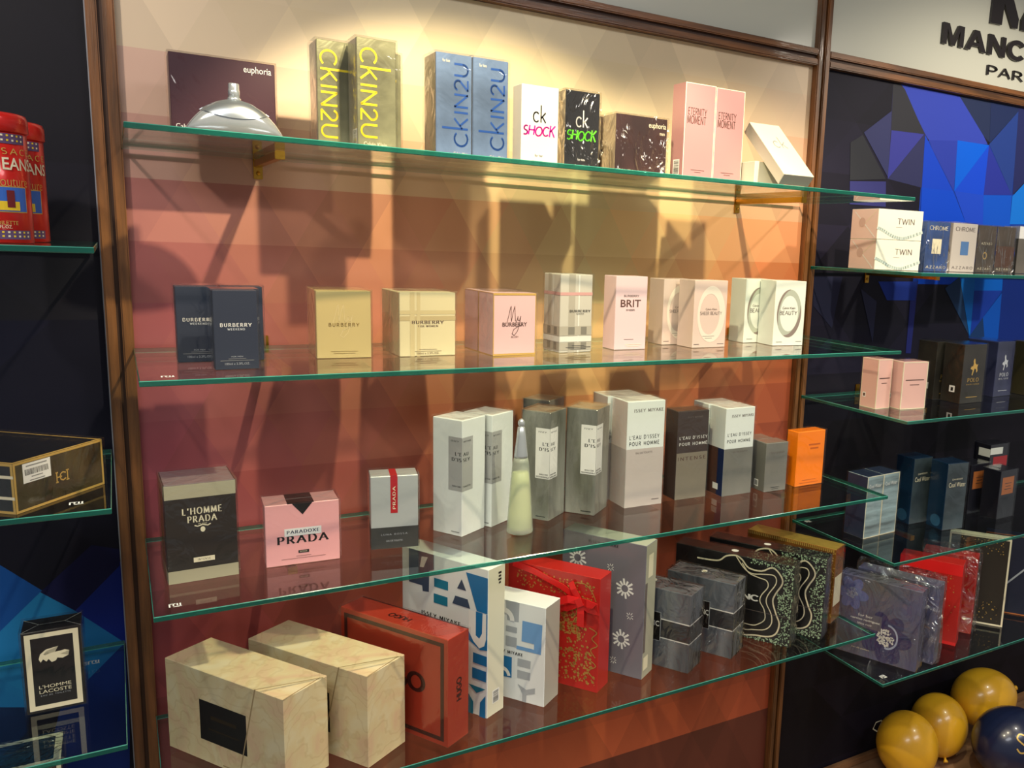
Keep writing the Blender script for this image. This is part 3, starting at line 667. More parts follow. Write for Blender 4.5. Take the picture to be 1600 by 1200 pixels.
# ------------------------------------------------------------------ second shelf
z = ZS['s1']; GP = 'boxes on the second pink shelf'
SLT = mat('slate_navy_card', (42, 48, 64), .38, 0, .1)
for sp, lb in (((.0929, -.2458, 2.0, .0473, .0330, .0930), 'slate navy box standing in front of its two twins'), ((.0592, -.1723, 0, .0473, .0330, .0925), 'slate navy box behind on the left, partly covered by the front one'), ((.1085, -.1701, 0, .0473, .0330, .0927), 'slate navy box behind on the right, showing only its right edge')):
    c = Carton('perfume_box', lb, sp, z, SLT, 'slate navy boxes', WRAP)
    c.text('F', 'BURBERRY', .50, .565, .72, .048, INK['white'], 'slab'); c.text('F', 'WEEKEND', .50, .512, .40, .030, INK['silver'], 'slab')
    c.text('F', 'FOR MEN', .5, .165, .26, .018, INK['palegrey']); c.lines('F', .5, .135, (.40, .76), .022, INK['grey'], .25); c.text('F', '100ml e 3.3FL.OZ.', .5, .075, .56, .028, INK['palegrey'])
GOLDB = mat('satin_gold_card', (214, 192, 130), .3, .3, .2); DGOLD = mat('ink_darkgold', (150, 116, 44), .3, .6)
c = Carton('perfume_box', 'square satin gold box with gold script lettering', (.2185, -.1752, -3.5, .0688, .0900, .0888), z, GOLDB, GP, WRAP)
script_my(c, 'F', .50, .56, .46, .44, mat('ink_lightgold', (226, 206, 150), .3, .3)); c.text('F', 'BURBERRY', .5, .50, .56, .055, DGOLD, 'wide'); c.lines('F', .5, .10, (.5, .4), .03, DGOLD, .15)
WOM = mat('pale_gold_tartan_card', (214, 202, 158), .4, .1, .15); PLA = mat('tartan_band', (200, 184, 136), .4, .1, .15); PLD = mat('tartan_band_dark', (188, 170, 124), .4, .1, .15)
for sp, lb in (((.3246, -.1820, .6, .0783, .0440, .0880), 'wide pale gold tartan box in front of its twin'), ((.3246, -.1365, .6, .0783, .0440, .0880), 'wide pale gold tartan box directly behind its twin, only its side showing')):
    c = Carton('perfume_box', lb, sp, z, WOM, 'pale gold tartan boxes', WRAP)
    c.rect('F', 0, .66, 1, .72, PLA); c.rect('F', 0, .56, 1, .63, PLD); c.rect('F', .18, 0, .26, 1, PLA); c.rect('F', .30, 0, .36, 1, PLA)
    c.text('F', 'BURBERRY', .50, .535, .58, .05, INK['brown'], 'serif'); c.text('F', 'FOR WOMEN', .50, .475, .36, .03, INK['brown'], 'serif')
    c.lines('F', .5, .105, (.32, .48), .03, INK['brown'], .18); c.text('F', '100ml e 3.3FL.OZ.', .5, .045, .40, .03, INK['brown'])
BLU = mat('blush_pink_card', (214, 178, 176), .36, .05, .2)
for sp, lb in (((.4507, -.2029, 2.3, .0666, .0520, .0893), 'blush pink box with gold edges in front of its twin'), ((.4486, -.1490, 2.3, .0666, .0520, .0893), 'blush pink box with gold edges directly behind its twin, only its side showing')):
    c = Carton('perfume_box', lb, sp, z, BLU, 'blush pink boxes', WRAP)
    for f in 'FL': frame_lines(c, f, INK['gold'], .016)
    c.rect('F', 0, .965, 1, 1, INK['gold'], 'gold_band'); c.rect('F', 0, 0, 1, .03, INK['gold'], 'gold_band')
    script_my(c, 'F', .50, .56, .42, .42, INK['brown']); c.text('F', 'BURBERRY', .5, .50, .58, .065, INK['brown'], 'bold'); c.text('F', 'BLUSH', .5, .30, .16, .03, INK['brown'])
TAR = mat('grey_tartan_card', (190, 186, 172), .42, 0, .15); T1 = mat('grey_tartan_band', (168, 162, 146), .42, 0, .15); T2 = mat('grey_tartan_dark', (122, 118, 106), .42, 0, .15); T3 = mat('grey_tartan_light', (214, 214, 204), .42, 0, .15)
TRD = mat('grey_tartan_red', (196, 150, 144), .42)
c = Carton('perfume_box', 'tall grey tartan box on the second shelf', (.5589, -.1946, 4.6, .0559, .0490, .1171), z, TAR, GP, WRAP)
for f in 'FL':
    c.rect(f, .26, 0, .46, 1, T1); c.rect(f, .56, 0, .60, 1, T3); c.rect(f, 0, .735, 1, .775, TRD); c.rect(f, 0, .22, 1, .34, T1); c.rect(f, 0, .14, 1, .21, T3); c.rect(f, 0, .03, 1, .13, T1)
    for u in ((.26, .46), (.66, .84)): c.rect(f, u[0], .23, u[1], .33, T2); c.rect(f, u[0], .04, u[1], .13, T2)
c.text('F', 'BURBERRY', .62, .535, .66, .032, INK['black'], 'serif'); c.text('F', 'SHEER', .62, .50, .24, .018, INK['black'], 'serif'); c.lines('F', .58, .085, (.40, .78, .5), .022, INK['black'], .3)
BRI = mat('lilac_pink_card', (210, 182, 184), .4, 0, .15)
c = Carton('perfume_box', 'tall lilac pink box with dark four-letter word', (.6600, -.1822, .6, .0579, .0377, .1157), z, {'*': BRI, 'L': mat('pale_pink_card', (238, 205, 202), .4)}, GP)
c.text('F', 'BURBERRY', .50, .735, .48, .03, INK['taupe'], 'bold'); c.text('F', 'BRIT', .48, .635, .64, .10, INK['brown'], 'bold'); c.text('F', 'SHEER', .48, .545, .28, .026, INK['taupe'], 'bold')
c.lines('F', .45, .14, (.30,), .02, INK['taupe'], .3); c.lines('F', .6, .07, (.5, .4), .025, INK['cream'], .2)
SHB = mat('nude_pearl_card', (206, 184, 172), .36, .1, .2); PRL = mat('pearl_ring', (226, 216, 200), .3, .2)
for sp, lb in (((.8047, -.1886, 2.4, .0694, .0438, .1119), 'nude pink box with a pale oval ring, in front of its twin'), ((.7774, -.1375, 1.7, .0694, .0438, .1106), 'nude pink box with a pale oval ring, half hidden behind its twin')):
    c = Carton('perfume_box', lb, sp, z, SHB, 'nude pink boxes with oval ring'); ring(c, 'F', .53, .50, .42, .42, lambda t: .12 + .05 * math.cos(6.28 * t), PRL)
    c.text('F', 'Calvin Klein', .52, .575, .34, .03, INK['brown']); c.text('F', 'SHEER BEAUTY', .52, .515, .66, .05, INK['taupe'], 'hair'); c.lines('F', .47, .17, (.36, .22), .03, INK['taupe'], .2); c.lines('F', .12, .05, (.16,), .03, INK['taupe'], .3); c.lines('F', .85, .05, (.2,), .03, INK['taupe'], .3)
BTY = mat('pale_mint_card', (214, 218, 206), .36, .05, .2); BRG = mat('bronze_ring', (138, 124, 116), .3, .2); BRG2 = mat('mint_ring', (176, 182, 166), .3, .2)
for sp, lb in (((.9739, -.1915, -3.9, .0658, .0470, .1138), 'pale mint box with a bronze oval ring, in front of its twin'), ((.9473, -.1420, 0, .0658, .0440, .1137), 'pale mint box with a bronze oval ring, half hidden behind its twin')):
    c = Carton('perfume_box', lb, sp, z, BTY, 'pale mint boxes with oval ring'); ring(c, 'F', .48, .50, .40, .37, .10, BRG2); ring(c, 'F', .48, .50, .40, .37, lambda t: .015 + .085 * math.sin(3.14 * t), BRG, a0=-110, a1=20); ring(c, 'F', .48, .50, .40, .37, lambda t: .01 + .05 * math.sin(3.14 * t), BRG, a0=90, a1=210)
    c.text('F', 'Calvin Klein', .46, .585, .42, .035, INK['brown']); c.text('F', 'BEAUTY', .46, .51, .58, .065, INK['taupe'], 'hair'); c.lines('F', .2, .055, (.2,), .03, INK['grey'], .3); c.lines('F', .85, .06, (.2,), .03, INK['grey'], .3)

# ------------------------------------------------------------------ third shelf
z = ZS['s2']; GP = 'boxes on the third pink shelf'
ESP = mat('espresso_card', (44, 38, 34), .34, 0, .3); CHM = mat('champagne_foil', (206, 198, 166), .24, .4)
c = Carton('perfume_box', 'espresso box with champagne bands at the left end of the third shelf', (.0347, -.2111, 1.9, .0776, .0742, .1234), z, {'*': ESP, 'T': mat('grey_mauve_card', (150, 138, 140), .3, .3)}, GP, WRAP)
for f in 'FLR': c.rect(f, 0, .86, 1, 1, CHM, 'foil_band'); c.rect(f, 0, 0, 1, .13, CHM, 'foil_band')
c.strokes('T', [[(0, 0), (.28, .5), (0, 1)], [(1, 0), (.72, .5), (1, 1)], [(.28, .5), (.72, .5)]], INK['palegrey'], .007, 'fold_seam'); c.text('F', "L'HOMME", .51, .725, .56, .072, INK['cream'], 'boldserif'); c.text('F', 'PRADA', .51, .640, .42, .072, INK['cream'], 'boldserif'); c.text('F', 'MILANO', .51, .588, .12, .014, INK['cream'])
c.strokes('F', [[(.40, .575), (.44, .565), (.51, .578), (.58, .565), (.62, .578)]], INK['cream'], .018); disc(c, 'F', .51, .530, .034, .028, INK['cream']); c.rect('F', .36, .195, .66, .245, INK['cream'], 'label'); c.text('F', 'INTENSE', .51, .22, .18, .022, INK['black'], 'wide')
PPK = mat('candy_pink_card', (240, 172, 172), .38, 0, .25)
c = Carton('perfume_box', 'pink box with a black triangle at its top edge', (.1451, -.2029, -3.0, .0903, .0462, .0825), z, {'*': PPK, 'T': mat('pink_card_top', (200, 150, 150), .3, .1)}, GP, WRAP)
c.poly('F', [(.36, 1), (.635, 1), (.50, .815)][::-1], INK['black'], 'triangle'); c.rect('T', .30, 0, .66, 1, INK['black'], 'top_band')
c.strokes('T', [[(0, 0), (.28, .5), (0, 1)], [(1, 0), (.72, .5), (1, 1)], [(.28, .5), (.72, .5)]], INK['palegrey'], .007, 'fold_seam'); c.text('F', 'PRADA', .50, .415, .70, .135, INK['black'], 'boldserif'); c.rect('F', .25, .475, .75, .600, INK['white'], 'label'); c.text('F', 'PARADOXE', .50, .540, .44, .058, INK['navy'], 'boldserif')
c.rect('F', .43, .185, .575, .23, INK['black'], 'label'); c.text('F', 'INTENSE', .5, .207, .10, .018, INK['cream']); c.lines('F', .5, .135, (.2, .6), .035, INK['brown'], .15)
SIL = mat('satin_silver_card', (190, 194, 192), .34, .25, .15); CHR = mat('charcoal_card', (54, 54, 52), .4, 0, .1)
c = Carton('perfume_box', 'satin silver box with a red stripe down from its top', (.2802, -.1919, -10.5, .0631, .0380, .1038), z, SIL, GP, WRAP)
for f in 'FLR': c.rect(f, 0, 0, 1, .295, CHR, 'dark_band')
c.rect('F', .415, .49, .565, 1, INK['red'], 'red_stripe'); c.rect('T', .415, 0, .565, 1, INK['red'], 'red_stripe'); c.text('F', 'PRADA', .49, .70, .065, .32, INK['cream'], 'serif', 90)
c.text('F', 'LUNA ROSSA', .49, .195, .56, .026, INK['palegrey'], 'wide'); c.text('F', 'EAU DE TOILETTE', .49, .105, .34, .024, INK['palegrey'])
IWH = mat('milk_white_card', (226, 230, 226), .36, 0, .2); GLB = mat('grey_label', (166, 166, 164), .4); SFO = mat('silver_foil_reflections', (186, 186, 176), .28, .45, .1, col2=(104, 104, 92), mscale=7, stretch=(3, 3, .8), bump=.08, bscale=18)  # foil mottle paints bright and dark reflection streaks
def corner_label(c, lab, v0, v1, ul, uf, foot):
    c.rect('L', ul, v0, 1, v1, lab, 'label'); c.rect('F', 0, v0, uf, v1, lab, 'label'); k = v1 - v0
    sl = 1 - ul
    c.text('L', 'ISSEY', 1 - sl * .52, v1 - k * .075, sl * .58, k * .032, INK['black'], 'serif'); c.text('F', 'MIYAKE', uf * .48, v1 - k * .075, uf * .72, k * .032, INK['black'], 'serif')
    c.text('L', "L'E", 1 - sl * .28, v1 - k * .31, sl * .46, k * .068, INK['black'], 'boldserif'); c.text('F', 'AU', uf * .33, v1 - k * .31, uf * .48, k * .068, INK['black'], 'boldserif')
    c.text('L', "D'IS", 1 - sl * .40, v1 - k * .415, sl * .72, k * .068, INK['black'], 'boldserif'); c.text('F', 'SEY', uf * .40, v1 - k * .415, uf * .62, k * .068, INK['black'], 'boldserif')
    c.text('L', 'EAU DE', 1 - sl * .40, v0 + k * .085, sl * .6, k * .028, INK['black'], 'bold'); c.text('F', 'PARFUM' if foot else 'TOILETTE', uf * .42, v0 + k * .085, uf * .72, k * .028, INK['black'], 'bold')
    if foot: c.text('L', 'RECHARGEABLE', 1 - sl * .48, v0 + k * .035, sl * .9, k * .028, INK['black'], 'bold'); c.text('F', 'REFILLABLE', uf * .47, v0 + k * .035, uf * .82, k * .028, INK['black'], 'bold')
for sp, lb in (((.4089, -.1947, 31.4, .0529, .0540, .1732), 'tall milk white box with grey corner label, left of two'), ((.4630, -.1717, 31.4, .0529, .0540, .1728), 'tall milk white box with grey corner label, behind the frosted bottle')):
    c = Carton('perfume_box', lb, sp, z, IWH, 'tall milk white boxes', WRAP); corner_label(c, GLB, .395, .855, .54, .45, False); c.lines('L', .78, .03, (.28,), .02, INK['grey'], .4)
for sp, lb in (((.5534, -.1813, 36.7, .0527, .0495, .1723), 'tall silver foil box with white corner label, beside the frosted bottle'), ((.6310, -.1871, 40.2, .0560, .0516, .1728), 'tall silver foil box with white corner label, beside the large white and beige box'), ((.5950, -.0880, 36.7, .0527, .0495, .1723), 'tall silver foil box at the back between its two twins')):
    c = Carton('perfume_box', lb, sp, z, SFO, 'tall silver foil boxes', WRAP); corner_label(c, INK['white'], .39, .855, .50, .48, True); c.lines('L', .72, .03, (.34,), .02, INK['black'], .4)
# frosted cone bottle with metal cap
b = empty('perfume_bottle', (.4945, -.2070, z + .0003)); tag(b, 'frosted conical bottle with tapering silver cap between white and silver boxes', 'perfume bottle')
def frost():
    M = bpy.data.materials.new('frosted_glass'); M.use_nodes = True; N = M.node_tree.nodes; L = M.node_tree.links; p = N['Principled BSDF']
    p.inputs['Base Color'].default_value = lin((206, 212, 196)); p.inputs['Roughness'].default_value = .3; p.inputs['Coat Weight'].default_value = .4
    t = N.new('ShaderNodeBsdfTransparent'); t.inputs[0].default_value = (.95, .97, .9, 1); mx = N.new('ShaderNodeMixShader'); mx.inputs[0].default_value = .62
    L.new(p.outputs[0], mx.inputs[1]); L.new(t.outputs[0], mx.inputs[2]); L.new(mx.outputs[0], N['Material Output'].inputs[0]); return M
lathe('flask', [(.0175, 0), (.0196, .0012), (.0198, .004), (.0180, .03), (.0150, .075), (.0118, .108), (.0102, .1145)], frost(), b, 40)
lathe('liquid', [(.0160, .006), (.0176, .008), (.0165, .03), (.0136, .075), (.0118, .092), (.010, .093)], mat('pale_yellow_liquid', (196, 202, 140), .3), b, 32)
CAP = mat('brushed_metal_cap', (196, 200, 204), .25, .6)
lathe('cap', [(.0100, .1148), (.0100, .118), (.0086, .130), (.0066, .148), (.0052, .1605), (.0040, .1612)], CAP, b, 32)
lathe('cap_ball', [(.0030, .1606), (.0040, .1620), (.0050, .1650), (.0048, .1685), (.0036, .1712), (.0016, .1728), (.0002, .1733)], CAP, b, 24)
def two_tone(c, lo, hi, split, fs='FLR'):
    for f in fs: c.rect(f, 0, 0, 1, split, lo, 'lower_panel')
BGE = mat('beige_grey_card', (196, 184, 178), .38, .05, .15)
for sp, lb in (((.6958, -.1718, -.9, .0718, .0535, .1791), 'tallest white and beige box of the third shelf, the front one'), ((.6890, -.1165, -.9, .0718, .0535, .1791), 'tall white and beige box directly behind the tallest one, only its edge showing')):
    c = Carton('perfume_box', lb, sp, z, {'*': IWH, 'L': mat('rosy_white_card', (232, 216, 208), .36, 0, .2)}, 'tall white and beige boxes', WRAP); two_tone(c, BGE, None, .555)
    c.text('F', 'ISSEY MIYAKE', .56, .915, .78, .032, INK['taupe'], 'serif'); c.text('F', "L'EAU D'ISSEY", .47, .665, .80, .038, INK['black'], 'wide'); c.text('F', 'POUR HOMME', .47, .605, .80, .038, INK['black'], 'wide')
    c.text('F', 'EAU DE TOILETTE', .47, .515, .44, .018, INK['taupe']); c.lines('F', .82, .05, (.2,), .02, INK['taupe'], .4)
DBR = mat('dark_umber_card', (66, 54, 50), .34, .1, .2); BRZ = mat('bronze_grey_foil', (142, 132, 116), .32, .3, .1)
c = Carton('perfume_box', 'umber and bronze two-tone box with white lettering', (.7981, -.1679, -.9, .0637, .0391, .1554), z, DBR, GP, WRAP)
c.rect('F', 0, 0, 1, .53, BRZ, 'lower_panel'); c.text('F', "L'EAU D'ISSEY", .52, .70, .90, .036, INK['white'], 'wide'); c.text('F', 'POUR HOMME', .52, .63, .90, .036, INK['white'], 'wide'); c.text('F', 'INTENSE', .50, .465, .90, .042, INK['brown'], 'wide'); c.text('F', 'ISSEY MIYAKE', .55, .93, .5, .02, INK['taupe'], 'serif')
GRY = mat('mid_grey_foil', (142, 140, 132), .34, .25, .1, mottle=.15, mscale=10)
for sp, lb in (((.8875, -.1837, .9, .0645, .0455, .1578), 'white and grey two-tone box right of the umber one'), ((.8830, -.1370, .9, .0645, .0455, .1578), 'white and grey two-tone box behind its twin, only the top corner showing')):
    c = Carton('perfume_box', lb, sp, z, IWH, 'white and grey two-tone boxes', WRAP); c.rect('F', 0, 0, 1, .54, GRY, 'lower_panel'); c.rect('L', 0, 0, .62, .54, INK['brown'], 'lower_panel'); c.rect('L', .62, 0, 1, .54, INK['navy'], 'lower_panel'); c.rect('R', 0, 0, 1, .54, GRY, 'lower_panel')
    c.text('F', 'ISSEY MIYAKE', .58, .91, .76, .032, INK['taupe'], 'serif'); c.text('F', "L'EAU D'ISSEY", .50, .70, .82, .036, INK['black'], 'wide'); c.text('F', 'POUR HOMME', .48, .625, .80, .036, INK['black'], 'wide')
    c.rect('L', .38, .06, .72, .13, INK['white'], 'sticker'); c.text('F', 'EAU DE TOILETTE', .55, .50, .5, .018, INK['taupe'])
for sp, lb in (((.9736, -.1945, -.7, .0504, .0359, .0905), 'small grey foil box left of the orange one'), ((.9680, -.1570, -.7, .0504, .0359, .0905), 'small grey foil box directly behind its twin')):
    c = Carton('perfume_box', lb, sp, z, GRY, 'small grey foil boxes', WRAP); c.rect('L', .18, .08, .52, .22, INK['white'], 'sticker'); c.rect('L', .24, .10, .46, .20, INK['grey'], 'sticker_print'); c.lines('F', .5, .08, (.4, .3), .035, INK['black'], .25)
    c.text('F', "L'EAU D'ISSEY", .5, .80, .7, .04, INK['taupe'], 'wide')
c = Carton('perfume_box', 'bright orange box at the right end of the third shelf', (1.0508, -.1904, 1.6, .0692, .0288, .1040), z, mat('orange_card', (255, 132, 8), .34, 0, .25), GP, WRAP)
c.lines('F', .62, .74, (.42, .30), .07, mat('ink_deep_orange', (200, 96, 20), .4), .4); c.lines('F', .5, .10, (.5, .7), .05, mat('ink_deep_orange'), .2)

# ------------------------------------------------------------------ lowest shelf: gift sets set at an angle
z = ZS['s3']; GP = 'gift boxes on the lowest pink shelf'
def floral_mat():
    M = bpy.data.materials.new('floral_print'); M.use_nodes = True; N = M.node_tree.nodes; L = M.node_tree.links; p = N['Principled BSDF']; p.inputs['Roughness'].default_value = .5
    tc = N.new('ShaderNodeTexCoord'); n1 = N.new('ShaderNodeTexNoise'); n1.inputs['Scale'].default_value = 11; n1.inputs['Detail'].default_value = 5; n1.inputs['Distortion'].default_value = 2.5; L.new(tc.outputs['Object'], n1.inputs['Vector'])
    v = N.new('ShaderNodeTexVoronoi'); v.feature = 'DISTANCE_TO_EDGE'; v.inputs['Scale'].default_value = 42; L.new(n1.outputs['Color'], v.inputs['Vector'])
    r = N.new('ShaderNodeValToRGB'); e = r.color_ramp.elements; e[0].position = .30; e[0].color = lin((208, 176, 142)); e[1].position = .7; e[1].color = lin((214, 202, 166)); m_ = e.new(.5); m_.color = lin((210, 192, 148)); L.new(n1.outputs['Fac'], r.inputs[0])
    w = N.new('ShaderNodeTexWave'); w.wave_type = 'RINGS'; w.inputs['Scale'].default_value = 16; w.inputs['Distortion'].default_value = 22; w.inputs['Detail'].default_value = 3; L.new(tc.outputs['Object'], w.inputs['Vector'])
    r2 = N.new('ShaderNodeValToRGB'); r2.color_ramp.elements[0].position = 0; r2.color_ramp.elements[0].color = (.62, .5, .38, 1); r2.color_ramp.elements[1].position = .16; r2.color_ramp.elements[1].color = (1, 1, 1, 1); L.new(w.outputs['Fac'], r2.inputs[0])
    mx = N.new('ShaderNodeMix'); mx.data_type = 'RGBA'; mx.blend_type = 'MULTIPLY'; mx.inputs[0].default_value = .22; L.new(r.outputs[0], mx.inputs[6]); L.new(r2.outputs[0], mx.inputs[7]); L.new(mx.outputs[2], p.inputs['Base Color']); return M
FLO = floral_mat(); SEAM = mat('lid_seam', (160, 138, 100), .6)
for sp, lb in (((.0280, -.1094, -57.1, .2192, .0704, .1293), 'long cream floral gift box with black panel, nearest the left trim'), ((.1306, -.1022, -56.9, .2189, .0712, .1312), 'long cream floral gift box beside the red framed box')):
    c = Carton('gift_box', lb, sp, z, FLO, 'cream floral gift boxes', cat='gift box'); c.rect('F', .295, .245, .692, .683, INK['black'], 'black_panel'); c.strokes('F', [[(.775, 1.0), (.62, 0)]], SEAM, .008, 'lid_seam'); c.strokes('T', [[(.775, 0), (.985, .86)], [(.985, .86), (1, .9)], [(.985, .86), (1, .0)]], SEAM, .007, 'lid_seam')
    c.lines('F', .50, .50, (.22,), .08, INK['dimgold'], .5); c.lines('F', .50, .38, (.26,), .05, INK['dimgold'], .3); c.lines('F', .55, .03, (.14,), .04, SEAM, .3)
RDO = mat('copper_red_card', (186, 62, 42), .3, .25, .3); DRD = mat('ink_maroon', (66, 24, 22), .4)
c = Carton('gift_box', 'copper red gift box with dark frame lines and one big word', (.2536, -.1159, -59.4, .2021, .0438, .1604), z, RDO, GP, WRAP, cat='gift box')
frame_lines(c, 'F', DRD, .03, 'frame_line', .035); c.text('F', 'HUGO', .50, .52, .60, .19, DRD, 'heavy'); c.text('R', 'HUGO', .52, .49, .26, .22, DRD, 'heavy', 90); c.text('T', 'HUGO', .48, .43, .20, .26, DRD, 'heavy', 180); c.rect('T', 0, .94, 1, 1, DRD, 'edge_band')
SETW = mat('set_white_card', (230, 232, 230), .38, 0, .2)
c = Carton('gift_box', 'big white gift box with large blue block letters', (.3498, -.0940, -61.8, .1713, .0376, .2317), z, {'*': SETW, 'R': mat('ivory_card', (222, 216, 192), .4)}, GP, cat='gift box')
for M, P in (('slate', [(.085, .998), (.389, .998), (.389, .899), (.332, .882), (.325, .735), (.251, .729), (.245, .766), (.085, .766)]), ('white', [(.241, .965), (.314, .971), (.263, .894), (.217, .891)]), ('teal', [(.389, .845), (.552, .845), (.552, .785), (.389, .785)]), ('teal', [(.384, .738), (.546, .738), (.546, .675), (.384, .675)]),
             ('slate', [(.707, .89), (.759, .821), (.656, .821)]), ('slate', [(.635, .768), (.776, .768), (.805, .71), (.602, .71)]), ('azure', [(.757, .946), (.998, .946), (.998, .71), (.88, .71)]), ('azure', [(.794, .706), (.998, .706), (.998, .465), (.92, .455), (.79, .50)]),
             ('white', [(.79, .56), (.845, .50), (.91, .465), (.965, .49), (.985, .54), (.985, .706), (.945, .706), (.94, .57), (.91, .53), (.87, .545), (.87, .706), (.79, .706)]), ('azure', [(.842, .425), (.995, .425), (.995, .357), (.842, .357)]), ('azure', [(.834, .322), (.99, .322), (.99, .25), (.834, .25)]),
             ('teal', [(.79, .20), (.985, .20), (.885, .155)]), ('teal', [(.79, .135), (.849, .087), (.846, .0), (.79, .0)]), ('azure', [(.985, .157), (.925, .098), (.918, .0), (.985, .0)])):
    a = sum(P[i - 1][0] * P[i][1] - P[i][0] * P[i - 1][1] for i in range(len(P))); c.poly('F', P if a > 0 else P[::-1], INK[M], 'block_letter')
c.text('F', 'ISSEY MIYAKE', .47, .585, .46, .028, INK['black'], 'boldserif'); c.lines('R', .68, .945, (.18, .14, .18, .12), .022, INK['black'], .6); c.barcode('R', .3, .08, .72, .17, 12, True)
c = Carton('gift_box', 'white gift box with grey and pale blue block letters', (.4533, -.1643, -54.6, .1113, .0446, .1605), z, {'*': SETW, 'R': mat('silver_grey_card', (176, 172, 160), .4)}, GP, cat='gift box')
for M, P in (('palegrey', [(.375, .995), (.592, .995), (.584, .8), (.401, .8)]), ('palegrey', [(.385, .742), (.562, .742), (.558, .685), (.382, .685)]), ('palegrey', [(.382, .638), (.56, .638), (.557, .54), (.38, .54)]), ('skyblue', [(.644, .826), (.955, .826), (.94, .527), (.555, .527), (.56, .563), (.832, .563), (.832, .618), (.634, .618)]),
             ('palegrey', [(.577, .437), (.785, .437), (.78, .36), (.575, .36)]), ('palegrey', [(.576, .318), (.782, .318), (.775, .239), (.577, .239)]), ('azure', [(.345, .43), (.486, .43), (.485, .22), (.34, .215)]), ('palegrey', [(.585, .175), (.724, .136), (.86, .175), (.86, .12), (.725, .085), (.725, .004), (.66, .004), (.66, .09)]), ('skyblue', [(.05, .95), (.30, .95), (.30, .70), (.05, .70)]), ('palegrey', [(.05, .62), (.3, .62), (.3, .40), (.05, .40)]), ('azure', [(.06, .30), (.28, .30), (.28, .06), (.06, .06)])):
    a = sum(P[i - 1][0] * P[i][1] - P[i][0] * P[i - 1][1] for i in range(len(P))); c.poly('F', P if a > 0 else P[::-1], INK[M], 'block_letter')
ring(c, 'F', .36, .80, .16, .12, .07, INK['white'], 'arc_print', 16, 0, 95); ring(c, 'F', .34, .22, .13, .10, .05, INK['white'], 'arc_print', 16, 10, 100)
c.text('F', 'ISSEY MIYAKE', .43, .48, .46, .032, INK['black'], 'boldserif')
XRD = mat('christmas_red_card', (190, 38, 32), .34, .1, .25); GPR = mat('ink_gold_print', (206, 160, 84), .35, .5)
c = Carton('gift_box', 'red gift box with gold print and red ribbon bow', (.5142, -.1185, -55.2, .1665, .0389, .1903), z, XRD, GP, cat='gift box')
dots(c, 'F', 520, (.05, .06, .97, .55), .016, GPR, 4, inside=lambda a, b: abs(a - .78) < .20 * (1 - b / .75) + .03 or (b < .22 and a > .2) or (a * 7 % 1 < .25 and b < .4)); dots(c, 'F', 160, (.1, .80, .95, .95), .012, GPR, 9); dots(c, 'F', 260, (.45, .40, .80, .74), .02, GPR, 12, inside=lambda a, b: b > .45 + .5 * abs(a - .64))
for l in ([(.90, .56), (.98, .53), (.93, .47), (.99, .42), (.92, .37), (.97, .31)], [(.86, .30), (.98, .24), (.90, .18), (.97, .12)], [(.70, .92), (.84, .93), (.92, .87), (.96, .80)]): c.strokes('F', [smoothline(l)], GPR, .010, 'gold_scroll')
RIB = mat('red_satin_ribbon', (226, 34, 34), .3, 0, .2)
def ribbon(c):
    o, u, v, fw, fh = c.frame('F'); n = u.cross(v)
    def P(a, b, e): return tuple(o + u * (a * fw) + v * (b * fh) + n * e)
    def strip(name, pts, w):
        V = []; F = []
        for i, (a, b, e) in enumerate(pts):
            q0, q1 = pts[max(i - 1, 0)], pts[min(i + 1, len(pts) - 1)]; dx, dy = (q1[0] - q0[0]) * fw, (q1[1] - q0[1]) * fh; l = math.hypot(dx, dy); nx, ny = -dy / l * w, dx / l * w
            for sg in (-1, 1): V += [P(a + sg * nx / fw, b + sg * ny / fh, e + .001), P(a + sg * nx / fw, b + sg * ny / fh, e)]
        for i in range(len(pts) - 1):
            k = i * 4; F += [(k, k + 4, k + 6, k + 2), (k + 1, k + 3, k + 7, k + 5), (k, k + 1, k + 5, k + 4), (k + 2, k + 6, k + 7, k + 3)]
        e0 = (len(pts) - 1) * 4; F += [(0, 2, 3, 1), (e0, e0 + 1, e0 + 3, e0 + 2)]
        meshobj(name, V, F, RIB, c.root, smooth=False)
    strip('ribbon_band', [(.06, .985, .0015), (.30, .95, .0015), (.60, .87, .0015), (.78, .80, .002)], .005)
    strip('bow_loop', [(.80, .78, .004), (.70, .80, .012), (.60, .76, .012), (.57, .70, .007), (.66, .70, .004), (.80, .77, .005)], .006)
    strip('bow_loop', [(.82, .78, .004), (.90, .80, .012), (.985, .79, .012), (.995, .73, .007), (.90, .73, .004), (.82, .77, .005)], .006)
    strip('bow_tail', [(.81, .77, .004), (.82, .68, .005), (.815, .56, .003)], .006); strip('bow_tail', [(.80, .78, .004), (.74, .88, .006), (.70, .93, .003)], .005)
    strip('bow_knot', [(.79, .81, .008), (.83, .75, .008)], .006)
ribbon(c)
SNG = mat('lavender_grey_card', (122, 119, 128), .36, .1, .15)
c = Carton('gift_box', 'tall lavender grey gift box with white starburst flowers', (.6091, -.1215, -57.1, .1550, .0400, .2292), z, {'*': SNG, 'R': mat('pale_khaki_card', (176, 172, 150), .4), 'T': mat('pale_green_grey_card', (170, 172, 156), .4)}, GP, cat='gift box')
def burst(c, f, uc, vc, ru, n, M, t):
    o, u, v, fw, fh = c.frame(f); V = []; F = []
    for i in range(n):
        a = 2 * math.pi * i / n + .15; r0, r1 = ru * .42, ru * (1.0 if i % 2 else .82)
        stroke_poly(V, F, [((uc + r0 * math.cos(a)) * fw, vc * fh + r0 * fw * math.sin(a)), ((uc + r1 * math.cos(a)) * fw, vc * fh + r1 * fw * math.sin(a))], t * fw, t * fw)
    c.put(f, [(a / fw, b_ / fh) for a, b_ in V], F, M, 'starburst_print')
